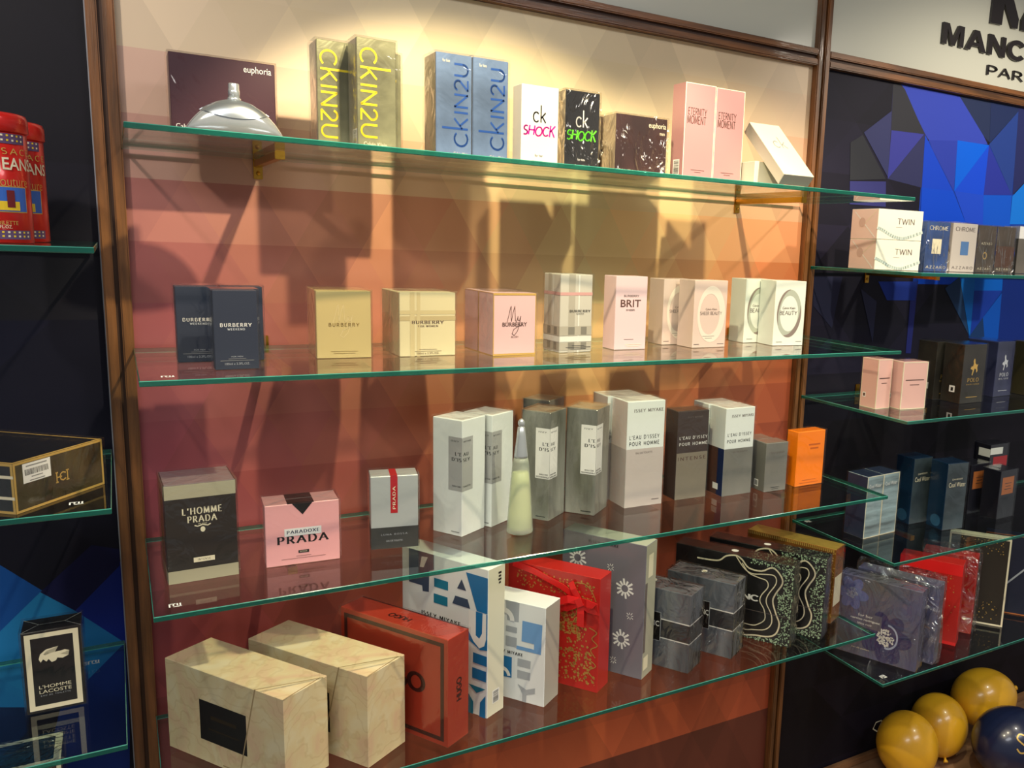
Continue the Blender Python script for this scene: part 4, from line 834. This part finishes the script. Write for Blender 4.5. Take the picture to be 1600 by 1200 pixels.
for u, v_, r in ((.766, .656, .105), (.745, .271, .105), (.189, .81, .11)): burst(c, 'F', u, v_, r, 12, INK['white'], .022)
for u, v_, r in ((.838, .46, .045), (.659, .097, .045), (.591, .792, .045), (.30, .45, .045), (.2, .2, .09)): burst(c, 'F', u, v_, r, 8, INK['white'], .007)
c.rect('R', .25, .75, .68, .92, INK['cream'], 'sticker'); c.rect('R', .10, .06, .52, .16, INK['cream'], 'sticker'); c.rect('R', .02, .20, .20, .72, INK['taupe'], 'dark_panel'); c.text('F', 'ISSEY MIYAKE', .50, .955, .36, .02, INK['black'], 'serif')
MBM = mat('gunmetal_reflections', (140, 146, 156), .28, .45, .15, col2=(58, 64, 74), mscale=7, stretch=(4, 4, .6)); MBD = mat('gunmetal_band', (64, 64, 68), .32, .3)  # stretched mottle paints silvery reflections into the gunmetal colour
for sp, lb in (((.6917, -.1362, -58.8, .1560, .0500, .1369), 'wrapped gunmetal box with two white lines, right behind the lavender grey one'), ((.8030, -.1500, -59.4, .1290, .0500, .1353), 'wrapped gunmetal box with two white lines, left of the black wavy boxes')):
    c = Carton('perfume_box', lb, sp, z, MBM, 'gunmetal boxes', WRAPC)
    for f in 'FR': c.rect(f, 0, .375, 1, .62, MBD, 'band'); c.rect(f, 0, .612, 1, .628, INK['white'], 'white_line'); c.rect(f, 0, .372, 1, .386, INK['white'], 'white_line')
    c.rect('F', .18, .33, .655, .70, INK['black'], 'label'); frame_lines(c, 'F', INK['black'], .001); c.strokes('F', [[(.18, .33), (.655, .33), (.655, .70), (.18, .70), (.18, .33)]], INK['silver'], .006, 'label_edge'); c.text('F', 'MONTBLANC', .42, .55, .44, .07, INK['white'], 'bold')
    ring(c, 'T', .45, .6, .045, .12, .03, INK['white'], 'emblem'); disc(c, 'T', .45, .6, .03, .08, INK['cream'], 'emblem')
W1 = [(.194, .87), (.32, .878), (.388, .899), (.44, .965), (.521, .995), (.576, .957), (.634, .875), (.74, .868), (.829, .936), (.898, .859), (.915, .766), (.869, .633), (.848, .526), (.881, .378), (.912, .269), (.892, .141), (.829, .077), (.723, .058), (.617, .03), (.5, .06), (.3, .05)]
W2 = [(.525, .985), (.594, .862), (.663, .814), (.755, .833), (.846, .843), (.864, .75), (.805, .591), (.797, .489), (.842, .364), (.848, .246), (.799, .157), (.693, .119), (.613, .1), (.4, .12)]
W3 = [(.578, .917), (.636, .816), (.718, .782), (.785, .764), (.801, .689), (.753, .574), (.744, .491), (.781, .403), (.793, .286), (.743, .208), (.677, .174), (.5, .19)]
SPK = mat('ink_speckle_green', (178, 206, 170), .35, .2)
def wx(v_):   # right-hand border of the outer wave
    P = [p for p in W1 if p[0] > .6]; 
    for a, b_ in zip(P[2:-1], P[3:]):
        if (a[1] - v_) * (b_[1] - v_) <= 0: return max(a[0], b_[0])
    return .62
for i, (sp, lb) in enumerate((((.8662, -.0806, -57.8, .2286, .0381, .1527), 'black box with wavy cream lines and green speckles, the nearer one'), ((.9428, -.0805, -57.8, .2290, .0367, .1534), 'black box with wavy cream lines and green speckles, in front of the gold box'))):
    c = Carton('gift_box', lb, sp, z, BLK, 'black wavy gift boxes', WRAP, cat='gift box')
    for w_, t in ((W1, .0125), (W2, .0085), (W3, .0085)): c.strokes('F', [smoothline(w_)], INK['cream'], t, 'wavy_line')
    dots(c, 'F', 1500, (.60, .0, 1.0, 1.0), .0068, SPK, 5 + i, inside=lambda a, b_: a > wx(b_) + .012); dots(c, 'R', 160, (0, 0, 1, 1), .02, SPK, 8); dots(c, 'T', 220, (.6, .0, 1, 1), .004, SPK, 8)
    c.strokes('F', [[(.2, .362), (1, .362)]], INK['taupe'], .004, 'lid_seam'); c.text('F', 'MONTBLANC', .42, .52, .62, .080, INK['white'], 'heavy'); disc(c, 'T', .48, .55, .03, .16, INK['white'], 'emblem')
OGD = mat('old_gold_foil', (186, 158, 76), .3, .4, .1); GBR = mat('gold_brown_print', (150, 96, 40), .36, .4)
c = Carton('gift_box', 'old gold topped gift box at the right end of the lowest shelf', (1.0490, -.0644, -65.1, .1865, .0440, .1481), z, {'*': GBR, 'T': OGD}, GP, WRAP, cat='gift box')
V = []; F = []
for i in range(46):
    a = len(V); u = .01 + .98 * i / 46; V += [(u, .955), (u + .012, .955), (u + .012, .995), (u, .995)]; F.append((a, a + 1, a + 2, a + 3))
c.put('F', V, F, INK['gold'], 'beaded_border'); c.rect('R', .1, .22, .9, .62, INK['cream'], 'sticker'); dots(c, 'R', 60, (0, .65, 1, 1), .05, INK['brown'], 3); dots(c, 'F', 200, (.85, 0, 1, .95), .008, INK['gold'], 3)
#@@RIGHT
# ------------------------------------------------------------------ blue bay, upper shelf
z = ZS['R0']; GP = 'boxes on the upper blue shelf'
TWN = mat('ivory_pink_card', (232, 228, 208), .4, 0, .15); TPK = mat('ivory_end_pink', (232, 206, 196), .4); TGR = mat('ink_misty_blue', (196, 208, 198), .45)
for k, lb in ((0, 'cream box with grey word lying under its twin on the upper blue shelf'), (1, 'cream box with grey word lying on top of its twin')):
    c = Carton('perfume_box', lb, (1.2205, -.1795, -7.0, .1080, .0797, .0564), z + k * .0569, {'*': TWN, 'L': TPK}, 'two stacked cream boxes')
    c.text('F', 'TWIN', .62, .62, .38, .20, INK['taupe'], 'hair'); c.lines('F', .47, .42, (.14,), .05, INK['taupe'], .15)
    c.strokes('F', [smoothline([(.0, .38), (.15, .28), (.35, .12), (.55, .06), (.75, .14), (1, .30)])], TGR, .05, 'wave_print'); c.strokes('L', [[(.12, .92), (.92, .06)]], INK['white'], .03, 'fold_line'); c.strokes('L', [[(.98, .98), (.40, .40)]], INK['cream'], .015, 'fold_line'); disc(c, 'L', .42, .55, .12, .16, mat('ink_rose_beige', (206, 178, 168), .4))
CHB = mat('denim_blue_card', (58, 92, 158), .34, .2, .2, mottle=.25, mscale=22); CHW = mat('pearl_beige_card', (206, 196, 184), .38, .1, .1); AZB = mat('dark_mocha_card', (96, 82, 68), .34, .2, .2, mottle=.3, mscale=25)
c = Carton('perfume_box', 'denim blue box with a beige square, beside the stacked cream boxes', (1.3389, -.1955, 0, .0670, .0400, .0957), z, CHB, GP, WRAPC); c.text('F', 'CHROME', .5, .88, .80, .09, INK['cream'], 'hair'); c.text('F', 'AZZARO', .5, .09, .86, .06, INK['cream'], 'wide'); c.rect('F', .26, .36, .66, .66, INK['cream'], 'square')
c = Carton('perfume_box', 'pearl beige box with a blue square', (1.4443, -.1708, 0, .0762, .0400, .0984), z, CHW, GP, WRAP); c.text('F', 'CHROME', .5, .88, .80, .09, INK['taupe'], 'hair'); c.text('F', 'AZZARO', .5, .09, .86, .06, INK['taupe'], 'wide'); c.rect('F', .36, .35, .68, .63, mat('ink_denim', (80, 120, 170), .4), 'square')
c = Carton('perfume_box', 'mocha box with a small round emblem, right of the pearl beige one', (1.5640, -.1400, 0, .0600, .0400, .0990), z, AZB, GP, WRAPC); c.text('F', 'AZZARO', .5, .62, .6, .05, INK['cream'], 'wide'); c.text('F', 'AZZARO', .5, .08, .8, .05, INK['cream'], 'wide'); ring(c, 'F', .45, .36, .12, .08, .04, INK['gold'], 'emblem')
c = Carton('perfume_box', 'mocha box with a coppery lower half on the upper blue shelf', (1.6400, -.1300, 0, .0639, .0400, .1000), z, AZB, GP, WRAPC); c.rect('F', 0, .12, 1, .58, mat('umber_panel', (96, 62, 44), .34, .3), 'lower_panel'); c.text('F', 'AZZARO', .5, .08, .8, .05, INK['cream'], 'wide')
c = Carton('perfume_box', 'grey box with white top, cut off by the right edge on the upper shelf', (1.7160, -.1300, 0, .0600, .0400, .1040), z, mat('stone_grey_card', (120, 112, 100), .4, .1, .1, mottle=.2), GP, WRAP); c.rect('F', 0, .74, 1, 1, INK['white'], 'top_panel'); c.rect('L', 0, .74, 1, 1, INK['white'], 'top_panel')
# second blue shelf
z = ZS['R1']; GP = 'boxes on the second blue shelf'
RPK = mat('shell_pink_card', (232, 186, 174), .38, .05, .2)
for sp, lb in (((1.2423, -.1922, 0, .0380, .0418, .0970), 'small shell pink box, the left one of two'), ((1.2873, -.2142, -6.1, .0629, .0423, .0935), 'small shell pink box, the right one of two')):
    c = Carton('perfume_box', lb, sp, z, RPK, 'shell pink boxes', WRAP)
    for f in 'FL': frame_lines(c, f, INK['cream'], .03)
    c.rect('L', .14, .20, .34, .30, INK['white'], 'sticker'); c.rect('L', .18, .22, .30, .28, INK['brown'], 'sticker_print'); c.lines('F', .5, .61, (.74,), .035, INK['brown'], .5); c.lines('F', .5, .51, (.38,), .03, INK['brown'], .5)
PBK = mat('warm_black_card', (58, 54, 46), .3, .2, .2, mottle=.3, mscale=20); PNV = mat('ink_blue_card', (60, 64, 98), .32, .2, .2, mottle=.2, mscale=20)
def polo(c, ink, word):
    h = [(.30, .60), (.36, .66), (.40, .64), (.44, .70), (.42, .78), (.46, .83), (.50, .80), (.52, .72), (.60, .68), (.66, .70), (.63, .62), (.66, .54), (.60, .50), (.58, .58), (.50, .60), (.46, .52), (.42, .44), (.38, .46), (.42, .56), (.36, .58)]
    bm = bmesh.new(); vs = [bm.verts.new((a, b_ - .04, 0)) for a, b_ in h]; bmesh.ops.triangulate(bm, faces=[bm.faces.new(vs)]); bm.verts.index_update(); F = [tuple(v.index for v in f.verts) for f in bm.faces]; V = [(v.co.x, v.co.y) for v in bm.verts]; bm.free()
    c.put('F', [(.5 + (a - .48) * .9, .64 + (b_ - .62) * .75) for a, b_ in V], F, ink, 'emblem'); c.text('F', 'POLO', .5, .40, .50, .07, ink, 'serif'); c.text('F', word, .5, .325, .56, .025, ink, 'wide'); c.lines('F', .5, .1, (.5,), .03, ink, .3)
for sp, lb in (((1.4652, -.2124, 0, .0709, .0500, .1222), 'warm black box with a gold rider emblem, in front of its twin'), ((1.4480, -.1580, 0, .0709, .0500, .1222), 'warm black box with a gold rider emblem, behind its twin')):
    c = Carton('perfume_box', lb, sp, z, PBK, 'warm black boxes with rider emblem', WRAP); polo(c, INK['gold'], 'RALPH LAUREN'); c.rect('L', .42, .18, .70, .29, INK['white'], 'sticker'); c.rect('L', .50, .20, .62, .26, INK['black'], 'sticker_print')
c = Carton('perfume_box', 'ink blue box with a silver rider emblem', (1.6179, -.1790, 3.1, .0648, .0742, .1209), z, PNV, GP, WRAP); polo(c, INK['silver'], 'BLUE')
c = Carton('perfume_box', 'dark olive box cut off by the right edge on the second blue shelf', (1.7150, -.2000, 0, .0640, .0500, .1200), z, mat('dark_olive_card', (74, 68, 44), .34, .2, .2), GP, WRAP); c.text('F', 'POLO', .5, .4, .5, .07, INK['gold'], 'serif')
# third blue shelf
z = ZS['R2']; GP = 'boxes on the third blue shelf'
SKY = mat('pale_water_blue_card', (186, 212, 218), .32, .25, .2, mottle=.45, mscale=9, stretch=(1, 1, 7)); DSD = mat('dusk_blue_card', (44, 56, 82), .34, .1, .2)
for sp, lb in (((1.2563, -.1773, 3.8, .0490, .0523, .1293), 'pale water blue box, the left one of two pressed together'), ((1.3055, -.1740, 3.8, .0490, .0523, .1293), 'pale water blue box, the right one of two pressed together')):
    c = Carton('perfume_box', lb, sp, z, {'*': SKY, 'L': DSD, 'T': DSD}, 'pale water blue boxes', WRAP); frame_lines(c, 'F', INK['cream'], .03); c.text('F', 'Cool Water', .5, .84, .75, .06, INK['white'], 'sans')
CWD = mat('deep_sea_blue_card', (14, 44, 72), .3, .1, .3); CWF = mat('sea_grey_face', (96, 112, 120), .3, .4, .2, mottle=.35, mscale=12)
for sp, lb in (((1.4526, -.2117, -6.2, .0576, .0480, .1450), 'deep sea blue box with grey face, in front of its twin'), ((1.4180, -.1520, 0, .0576, .0480, .1450), 'deep sea blue box standing behind its twin')):
    c = Carton('perfume_box', lb, sp, z, {'*': CWD, 'F': CWF}, 'deep sea blue boxes', WRAP); c.text('F', 'DAVIDOFF', .52, .76, .5, .025, INK['cream']); c.text('F', 'Cool Water', .52, .68, .8, .07, INK['cream']); disc(c, 'L', .55, .12, .30, .09, mat('ink_shell_blue', (40, 84, 116), .4), 'shell_print')
CPD = mat('midnight_card', (34, 34, 44), .32, .2, .2)
for sp, lb in (((1.6326, -.2113, 3.0, .0622, .0431, .1096), 'midnight box with a copper label, in front of its twin'), ((1.6050, -.1550, 0, .0622, .0431, .1130), 'midnight box with a copper label, behind its twin')):
    c = Carton('perfume_box', lb, sp, z, CPD, 'midnight boxes with copper label', WRAP); c.rect('F', .14, .50, .84, .86, INK['copper'], 'label'); c.lines('F', .5, .72, (.4, .3, .4), .06, INK['brown'], .25)
c = Carton('perfume_box', 'black and red box with white label at the right edge, third blue shelf', (1.7000, -.1300, 0, .0640, .0450, .1450), z, CPD, GP, WRAP); c.rect('F', .2, .25, 1, .80, INK['red'], 'red_panel'); c.rect('F', .0, .84, .7, .95, INK['white'], 'label'); c.rect('L', .3, .80, 1, .93, INK['white'], 'label')
# lowest blue shelf
z = ZS['R3']; GP = 'gift boxes on the lowest blue shelf'
NAR = mat('dusk_violet_print', (88, 92, 138), .34, .1, .2, mscale=9, col2=(104, 102, 104)); PET = mat('ink_petal_blue', (104, 112, 164), .4); PET2 = mat('ink_petal_dark', (56, 56, 100), .4); PET3 = mat('ink_petal_pale', (168, 178, 204), .4)
BAG = clear_mat('plastic_bag', (.93, .93, .94, 1), .14, .10, 1.0, 26, bdist=.03)
def flower(c, u, v_, r, M, n, seed, core, asp):
    rr = random.Random(seed)
    for i in range(n):
        a = 2 * math.pi * i / n + rr.uniform(-.2, .2); pts = []
        for k in range(14):
            t = 2 * math.pi * k / 14; x, y = r * .55 + r * .5 * math.cos(t), r * .34 * math.sin(t); pts.append((u + x * math.cos(a) - y * math.sin(a), v_ + (x * math.sin(a) + y * math.cos(a)) * asp))
        c.put('F', [(min(1, max(0, p)), min(1, max(0, q))) for p, q in pts], [tuple(range(14))], M, 'petal_print')
    dots(c, 'F', 150, (u - r * .34, v_ - r * .34 * asp, u + r * .34, v_ + r * .34 * asp), r * .05, core, seed, 'stamen_print', lambda a, b_: math.hypot(a - u, (b_ - v_) / asp) < r * .34)
for i, (sp, lb) in enumerate((((1.2330, -.1450, -65.4, .1700, .0360, .1672), 'dusky blue gift box with printed anemone flowers above the balloons'), ((1.2900, -.1400, -65.4, .1700, .0360, .1672), 'dusky blue gift box in a plastic bag behind the anemone one'))):
    c = Carton('gift_box', lb, sp, z, NAR, 'dusky blue gift boxes', WRAPC if i == 0 else None, cat='gift box')
    if i == 0:
        flower(c, .17, .78, .20, PET, 6, 3, PET3, 1.0); flower(c, .62, .32, .30, PET2, 7, 5, INK['white'], 1.05); ring(c, 'F', .64, .34, .13, .16, .02, PET3, 'petal_edge', 24, -100, 90)
        c.rect('F', .153, .38, .56, .57, NAR, 'label'); c.text('F', 'for her', .36, .53, .18, .035, INK['white']); c.text('F', 'narciso rodriguez', .36, .475, .36, .035, INK['white'], 'bold'); c.text('F', 'bleu noir', .36, .425, .18, .028, INK['white']); c.text('F', 'eau de parfum', .33, .10, .22, .025, INK['cream'])
    else:
        def bag(c, M):
            w, d, h = c.w / 2 + .006, c.d / 2 + .005, c.h; rr = random.Random(2); V = []; F = []; n = 16; lev = 7
            for j in range(lev + 1):
                t = j / lev; zz = .002 + (h + .012) * t; sh = 1.0 if t < .9 else .8
                for k in range(n):
                    a = 2 * math.pi * k / n; x = w * max(-1, min(1, 1.35 * math.cos(a))); y = d * max(-1, min(1, 1.35 * math.sin(a))) * sh; V.append((x + rr.uniform(-.0022, .0022), y + rr.uniform(-.0012, .0012), zz + rr.uniform(-.002, .002) * (j > 0)))
            for j in range(lev):
                for k in range(n): k2 = (k + 1) % n; F.append((j * n + k, j * n + k2, (j + 1) * n + k2, (j + 1) * n + k))
            F.append(tuple(lev * n + k for k in range(n))); meshobj('plastic_bag', V, F, M, c.root, smooth=False)
        bag(c, BAG)
for i, (sp, lb) in enumerate((((1.4070, -.1480, -59.0, .1298, .0400, .1800), 'plain red gift box left of the bagged red one'), ((1.4900, -.1400, -57.0, .1150, .0380, .1754), 'red gift box in a clear plastic bag'))):
    c = Carton('gift_box', lb, sp, z, XRD, 'red gift boxes on the blue bay shelf', cat='gift box'); dots(c, 'F', 60, (.3, .1, .95, .9), .012, GPR, 3 + i)
    if i == 0:
        for f in 'FRT': c.put(f, [(0, .0), (1, .0), (1, .04), (0, .04)], [(0, 1, 2, 3)], RIB, 'ribbon_band')
        c.rect('F', 0, .86, 1, .995, RIB, 'lid_band')
    else: bag(c, BAG)
c = Carton('gift_box', 'near-black gift box with cream border and gold specks', (1.5700, -.1430, -52.1, .1300, .0260, .2050), z, {'*': mat('umber_black_card', (50, 44, 38), .34, .1, .2), 'R': INK['cream'], 'T': INK['cream']}, GP, cat='gift box'); frame_lines(c, 'F', INK['cream'], .03, 'border'); dots(c, 'F', 70, (.15, .05, .9, .28), .010, INK['gold'], 4); dots(c, 'F', 70, (.15, .80, .9, .97), .010, INK['gold'], 7)
c = Carton('gift_box', 'dark blue gift box cut off at the right edge, beside the cream-bordered one', (1.6900, -.1500, -52.1, .1300, .0300, .1900), z, mat('night_blue_card', (34, 38, 58), .34, .1, .2), GP, cat='gift box'); c.strokes('F', [[(.2, .2), (.9, .75)]], INK['palegrey'], .03, 'stripe'); frame_lines(c, 'F', INK['copper'], .02, 'border')

# ------------------------------------------------------------------ dark left bay
z = ZS['L0']
TRED = mat('red_tin', (206, 30, 24), .28, .2, .4)
def bend(root, s, style, ang, zc, aw, h, r, M, name='lettering'):
    V, F = text2d(s, style); P = []
    for a, b_ in V: t = rad(ang + (a - .5) * aw); P.append((r * math.cos(t), r * math.sin(t), zc + (b_ - .5) * h))
    return meshobj(name, P, F, M, root)
def patch(root, a0, a1, z0, z1, r, M, name, n=10):
    V = []; F = []
    for i in range(n + 1):
        t = rad(a0 + (a1 - a0) * i / n); V += [(r * math.cos(t), r * math.sin(t), z0), (r * math.cos(t), r * math.sin(t), z1)]
    for i in range(n): F.append((2 * i, 2 * i + 2, 2 * i + 3, 2 * i + 1))
    return meshobj(name, V, F, M, root)
BANDM = mat('ink_band_violet', (92, 70, 110), .4); SKB = mat('ink_comic_blue', (50, 100, 190), .4); YLW = mat('ink_comic_yellow', (232, 196, 40), .4)
def tin(x, y, label, rot, r=.0335):
    t = empty('gift_tin', (x, y, z + .0003), rad(rot)); tag(t, label, 'tin', 'red gift tins'); R1 = r + .0004; R2 = r + .0007
    lathe('tin_body', [(r - .0010, 0), (r, .001), (r, .110), (r - .001, .1105)], TRED, t, 48)
    lathe('lid', [(r + .0006, .1105), (r + .0018, .1115), (r + .0018, .124), (r + .0002, .1285), (r - .004, .130), (.002, .1305)], TRED, t, 48)
    patch(t, -60, 60, .004, .013, R1, BANDM, 'pattern_band', 20); patch(t, -60, 60, .099, .109, R1, BANDM, 'pattern_band', 20)
    for zz in (.0062, .0102, .1015, .1062):
        for k in range(14): patch(t, -58 + k * 8.4, -54.5 + k * 8.4, zz, zz + .0018, R2, INK['cream'] if k % 2 else YLW, 'pattern_dash', 2)
    bend(t, 'VERSACE', 'wide', 22, .0915, 100, .0065, R2, INK['gold']); bend(t, 'Red JEANS', 'bold', 20, .0775, 108, .016, R2, INK['cream']); bend(t, 'Couture', 'light', 30, .062, 60, .010, R2, INK['gold'], 'signature')
    patch(t, -38, 56, .031, .057, R1, INK['gold'], 'picture_frame', 14); patch(t, -36, 54, .032, .056, R2, SKB, 'picture', 14); patch(t, -10, 40, .033, .042, R2 + .0003, YLW, 'picture_block', 8); patch(t, 20, 32, .036, .053, R2 + .0006, mat('ink_maroon2', (110, 24, 30), .4), 'picture_figure', 4)
    bend(t, 'EAU DE TOILETTE', 'sans', 0, .0205, 70, .004, R2, INK['gold']); bend(t, '75 ml e 2.5 FL.OZ.', 'sans', 0, .0165, 50, .003, R2, INK['cream'])
tin(-.1040, -.2200, 'red round gift tin at the front, cut off by the left edge', -84); tin(-.0945, -.1360, 'red round gift tin half hidden behind the front one', -88)
z = ZS['L1']
CHK = mat('glossy_black_card', (24, 24, 28), .22, .1, .4); CHF = mat('bronze_black_foil', (96, 80, 50), .22, .4, .1, col2=(44, 34, 22), mscale=10, stretch=(4, 4, 1))
c = Carton('gift_box', 'black and gold gift box with a white barcode sticker, on the left shelf', (-.0999, -.2909, 50.7, .1197, .1400, .0534), z, {'*': CHK, 'F': CHF}, cat='gift box', wrap=WRAP)
for f in 'FT': frame_lines(c, f, INK['gold'], .022 if f == 'F' else .03, 'gold_edge')
frame_lines(c, 'L', INK['gold'], .02, 'gold_edge'); c.rect('L', 0, .28, 1, .34, INK['cream'], 'pale_line'); c.rect('L', 0, .70, 1, .76, INK['cream'], 'pale_line')
c.rect('F', .095, .55, .388, .94, INK['white'], 'price_sticker'); V = []; F = []; rr = random.Random(5)
for i in range(22):
    a = len(V); u = .115 + .25 * i / 22; V += [(u, .70), (u + .25 / 22 * rr.choice((.3, .5, .7)), .70), (u + .25 / 22 * .5, .82), (u, .82)]; F.append((a, a + 1, a + 2, a + 3))
c.put('F', V, F, INK['black'], 'barcode'); c.lines('F', .24, .87, (.22,), .08, INK['grey'], .3); c.lines('F', .24, .645, (.12, .16), .07, INK['grey'], .3)
c.strokes('F', [[(.445, .57), (.445, .37)], [(.435, .57), (.458, .57)], [(.435, .37), (.458, .37)], [(.565, .57), (.565, .37)], [(.552, .57), (.58, .57)], [(.552, .37), (.58, .37)], [(.445, .47), (.50, .47)], [(.545, .53), (.515, .555), (.49, .53), (.48, .47), (.49, .41), (.515, .385), (.545, .41)]], INK['gold'], .012, 'monogram')
z = ZS['L2']
c = Carton('perfume_box', 'black box with a cream frame and reptile emblem on the left shelf', (-.1162, -.1843, -.2, .0582, .0397, .1016), z, CHK, None, WRAP)
frame_lines(c, 'F', INK['cream'], .095, 'cream_frame', .05)
croc = [(.60, .785), (.39, .765), (.29, .716), (.262, .657), (.290, .615), (.333, .65), (.388, .617), (.424, .645), (.473, .600), (.545, .612), (.57, .643), (.66, .630), (.76, .655), (.70, .668), (.624, .683), (.78, .712), (.70, .730), (.63, .722), (.54, .720), (.448, .710), (.373, .695), (.345, .709), (.403, .746)]
bm = bmesh.new(); vs = [bm.verts.new((a, b_, 0)) for a, b_ in croc]; bmesh.ops.triangulate(bm, faces=[bm.faces.new(vs)]); bm.verts.index_update(); F = [tuple(v.index for v in f.verts) for f in bm.faces]; V = [(v.co.x, v.co.y) for v in bm.verts]; bm.free()
c.put('F', V, F, INK['cream'], 'emblem'); c.strokes('T', [[(0, 0), (.28, .5), (0, 1)], [(1, 0), (.72, .5), (1, 1)], [(.28, .5), (.72, .5)]], INK['palegrey'], .007, 'fold_seam'); c.text('F', "L'HOMME", .50, .310, .54, .042, INK['cream'], 'sans'); c.text('F', 'LACOSTE', .50, .250, .54, .042, INK['cream'], 'sans'); c.text('F', 'EAU DE TOILETTE', .50, .203, .50, .018, INK['palegrey'], 'wide')
shelf('glass shelf low in the dark left bay, mostly below the picture', -.78, -.0170, .70)
c = Carton('gift_box', 'dark box with pale edges under the lowest left shelf', (-.2500, -.1320, 0, .1580, .0730, .1795), .70, CHK, None, WRAPC, cat='gift box')
frame_lines(c, 'T', INK['cream'], .05, 'pale_edge'); frame_lines(c, 'F', INK['cream'], .03, 'pale_edge')

# ------------------------------------------------------------------ balloons on the plinth
GLD = mat('amber_balloon', (252, 186, 40), .3, 0, .3, mottle=.12, mscale=6); NVB = mat('navy_balloon', (24, 32, 62), .3, 0, .35)
def balloon(loc, r, label, M, tilt, yaw, group, long=1.12):
    b = empty('balloon', loc, rad(yaw)); b.rotation_euler = (rad(tilt), 0, rad(yaw)); tag(b, label, 'balloon', group)
    prof = [(.0008, -r * long)]
    for i in range(1, 26):
        t = -math.pi / 2 + math.pi * i / 26; k = math.sin(t); rr_ = math.cos(t)
        prof.append((max(rr_ * r * (1 - .10 * max(0, k) ** 2), .0008), k * r * long * (1.0 if k < 0 else 1.10)))
    prof.append((.004, r * long * 1.10)); lathe('balloon_skin', prof, M, b, 40)
    zt = r * long * 1.10; lathe('knot', [(.0040, zt - .002), (.0028, zt + .004), (.0052, zt + .008), (.0062, zt + .012), (.003, zt + .012)], M, b, 14)
    return b
PZ = .318
balloon((1.5420, -.1060, .4060), .0720, 'amber balloon nearest the pink bay', GLD, 150, -20, 'amber balloons', 1.06)
balloon((1.6930, -.0740, .4010), .0700, 'amber balloon in the middle, behind the nearest one', GLD, 135, -30, 'amber balloons', 1.05)
balloon((1.8520, -.0790, .4330), .0730, 'amber balloon at the back, above the navy one', GLD, 82, 75, 'amber balloons', 1.14)
nb = balloon((1.7600, -.2270, .4140), .0830, 'navy balloon with a cream monogram print', NVB, 80, 80, None, 1.08)
def on_balloon(b, r, long, lines, M, t):
    V = []; F = []
    for l in lines: stroke_poly(V, F, smoothline(l), t, t)
    iw = b.matrix_basis.inverted(); eye = Vector((-.42, -.80, .42)).normalized(); up = Vector((0, 0, 1)); sx = eye.cross(up).normalized() * -1; sy = sx.cross(eye).normalized() * -1
    P = []
    for a, c_ in V:
        d = (eye + sx * a + sy * c_).normalized(); d = iw.to_3x3() @ d; k = 1 / math.sqrt((d.x ** 2 + d.y ** 2) / r ** 2 + d.z ** 2 / (r * long * (1.10 if d.z > 0 else 1)) ** 2); P.append(tuple(d * k * 1.012))
    meshobj('monogram_print', P, F, M, b)
on_balloon(nb, .0830, 1.08, [[(-.02, .30), (-.16, .34), (-.24, .22), (-.12, .08), (-.02, .0), (-.06, -.14), (-.20, -.16), (-.28, -.06)], [(-.02, .0), (.14, .02), (.20, .10)], [(.02, -.02), (.16, -.06), (.24, -.02)]], INK['gold'], .045)
cord = boxes('balloon_ribbon', [(-.010, -.0008, 0, -.0075, .0008, .020)], INK['cream']); 
bm = bmesh.new(); pts = [(0, 0, 0), (.004, -.004, .018), (.020, -.006, .020), (.024, -.010, .004), (.008, -.008, -.006), (0, 0, 0)]
V = []; F = []
for i, p in enumerate(pts):
    for a in range(6): V.append((p[0] + .0016 * math.cos(a * 1.047), p[1], p[2] + .0016 * math.sin(a * 1.047)))
for i in range(len(pts) - 1):
    for a in range(6): a2 = (a + 1) % 6; F.append((i * 6 + a, i * 6 + a2, i * 6 + 6 + a2, i * 6 + 6 + a))
bpy.data.objects.remove(cord); cord = meshobj('balloon_ribbon', V, F, INK['cream']); cord.location = (1.5060, -.0300, .4150); cord.parent = None
tag(cord, 'small loop of cream ribbon behind the nearest amber balloon', 'ribbon')
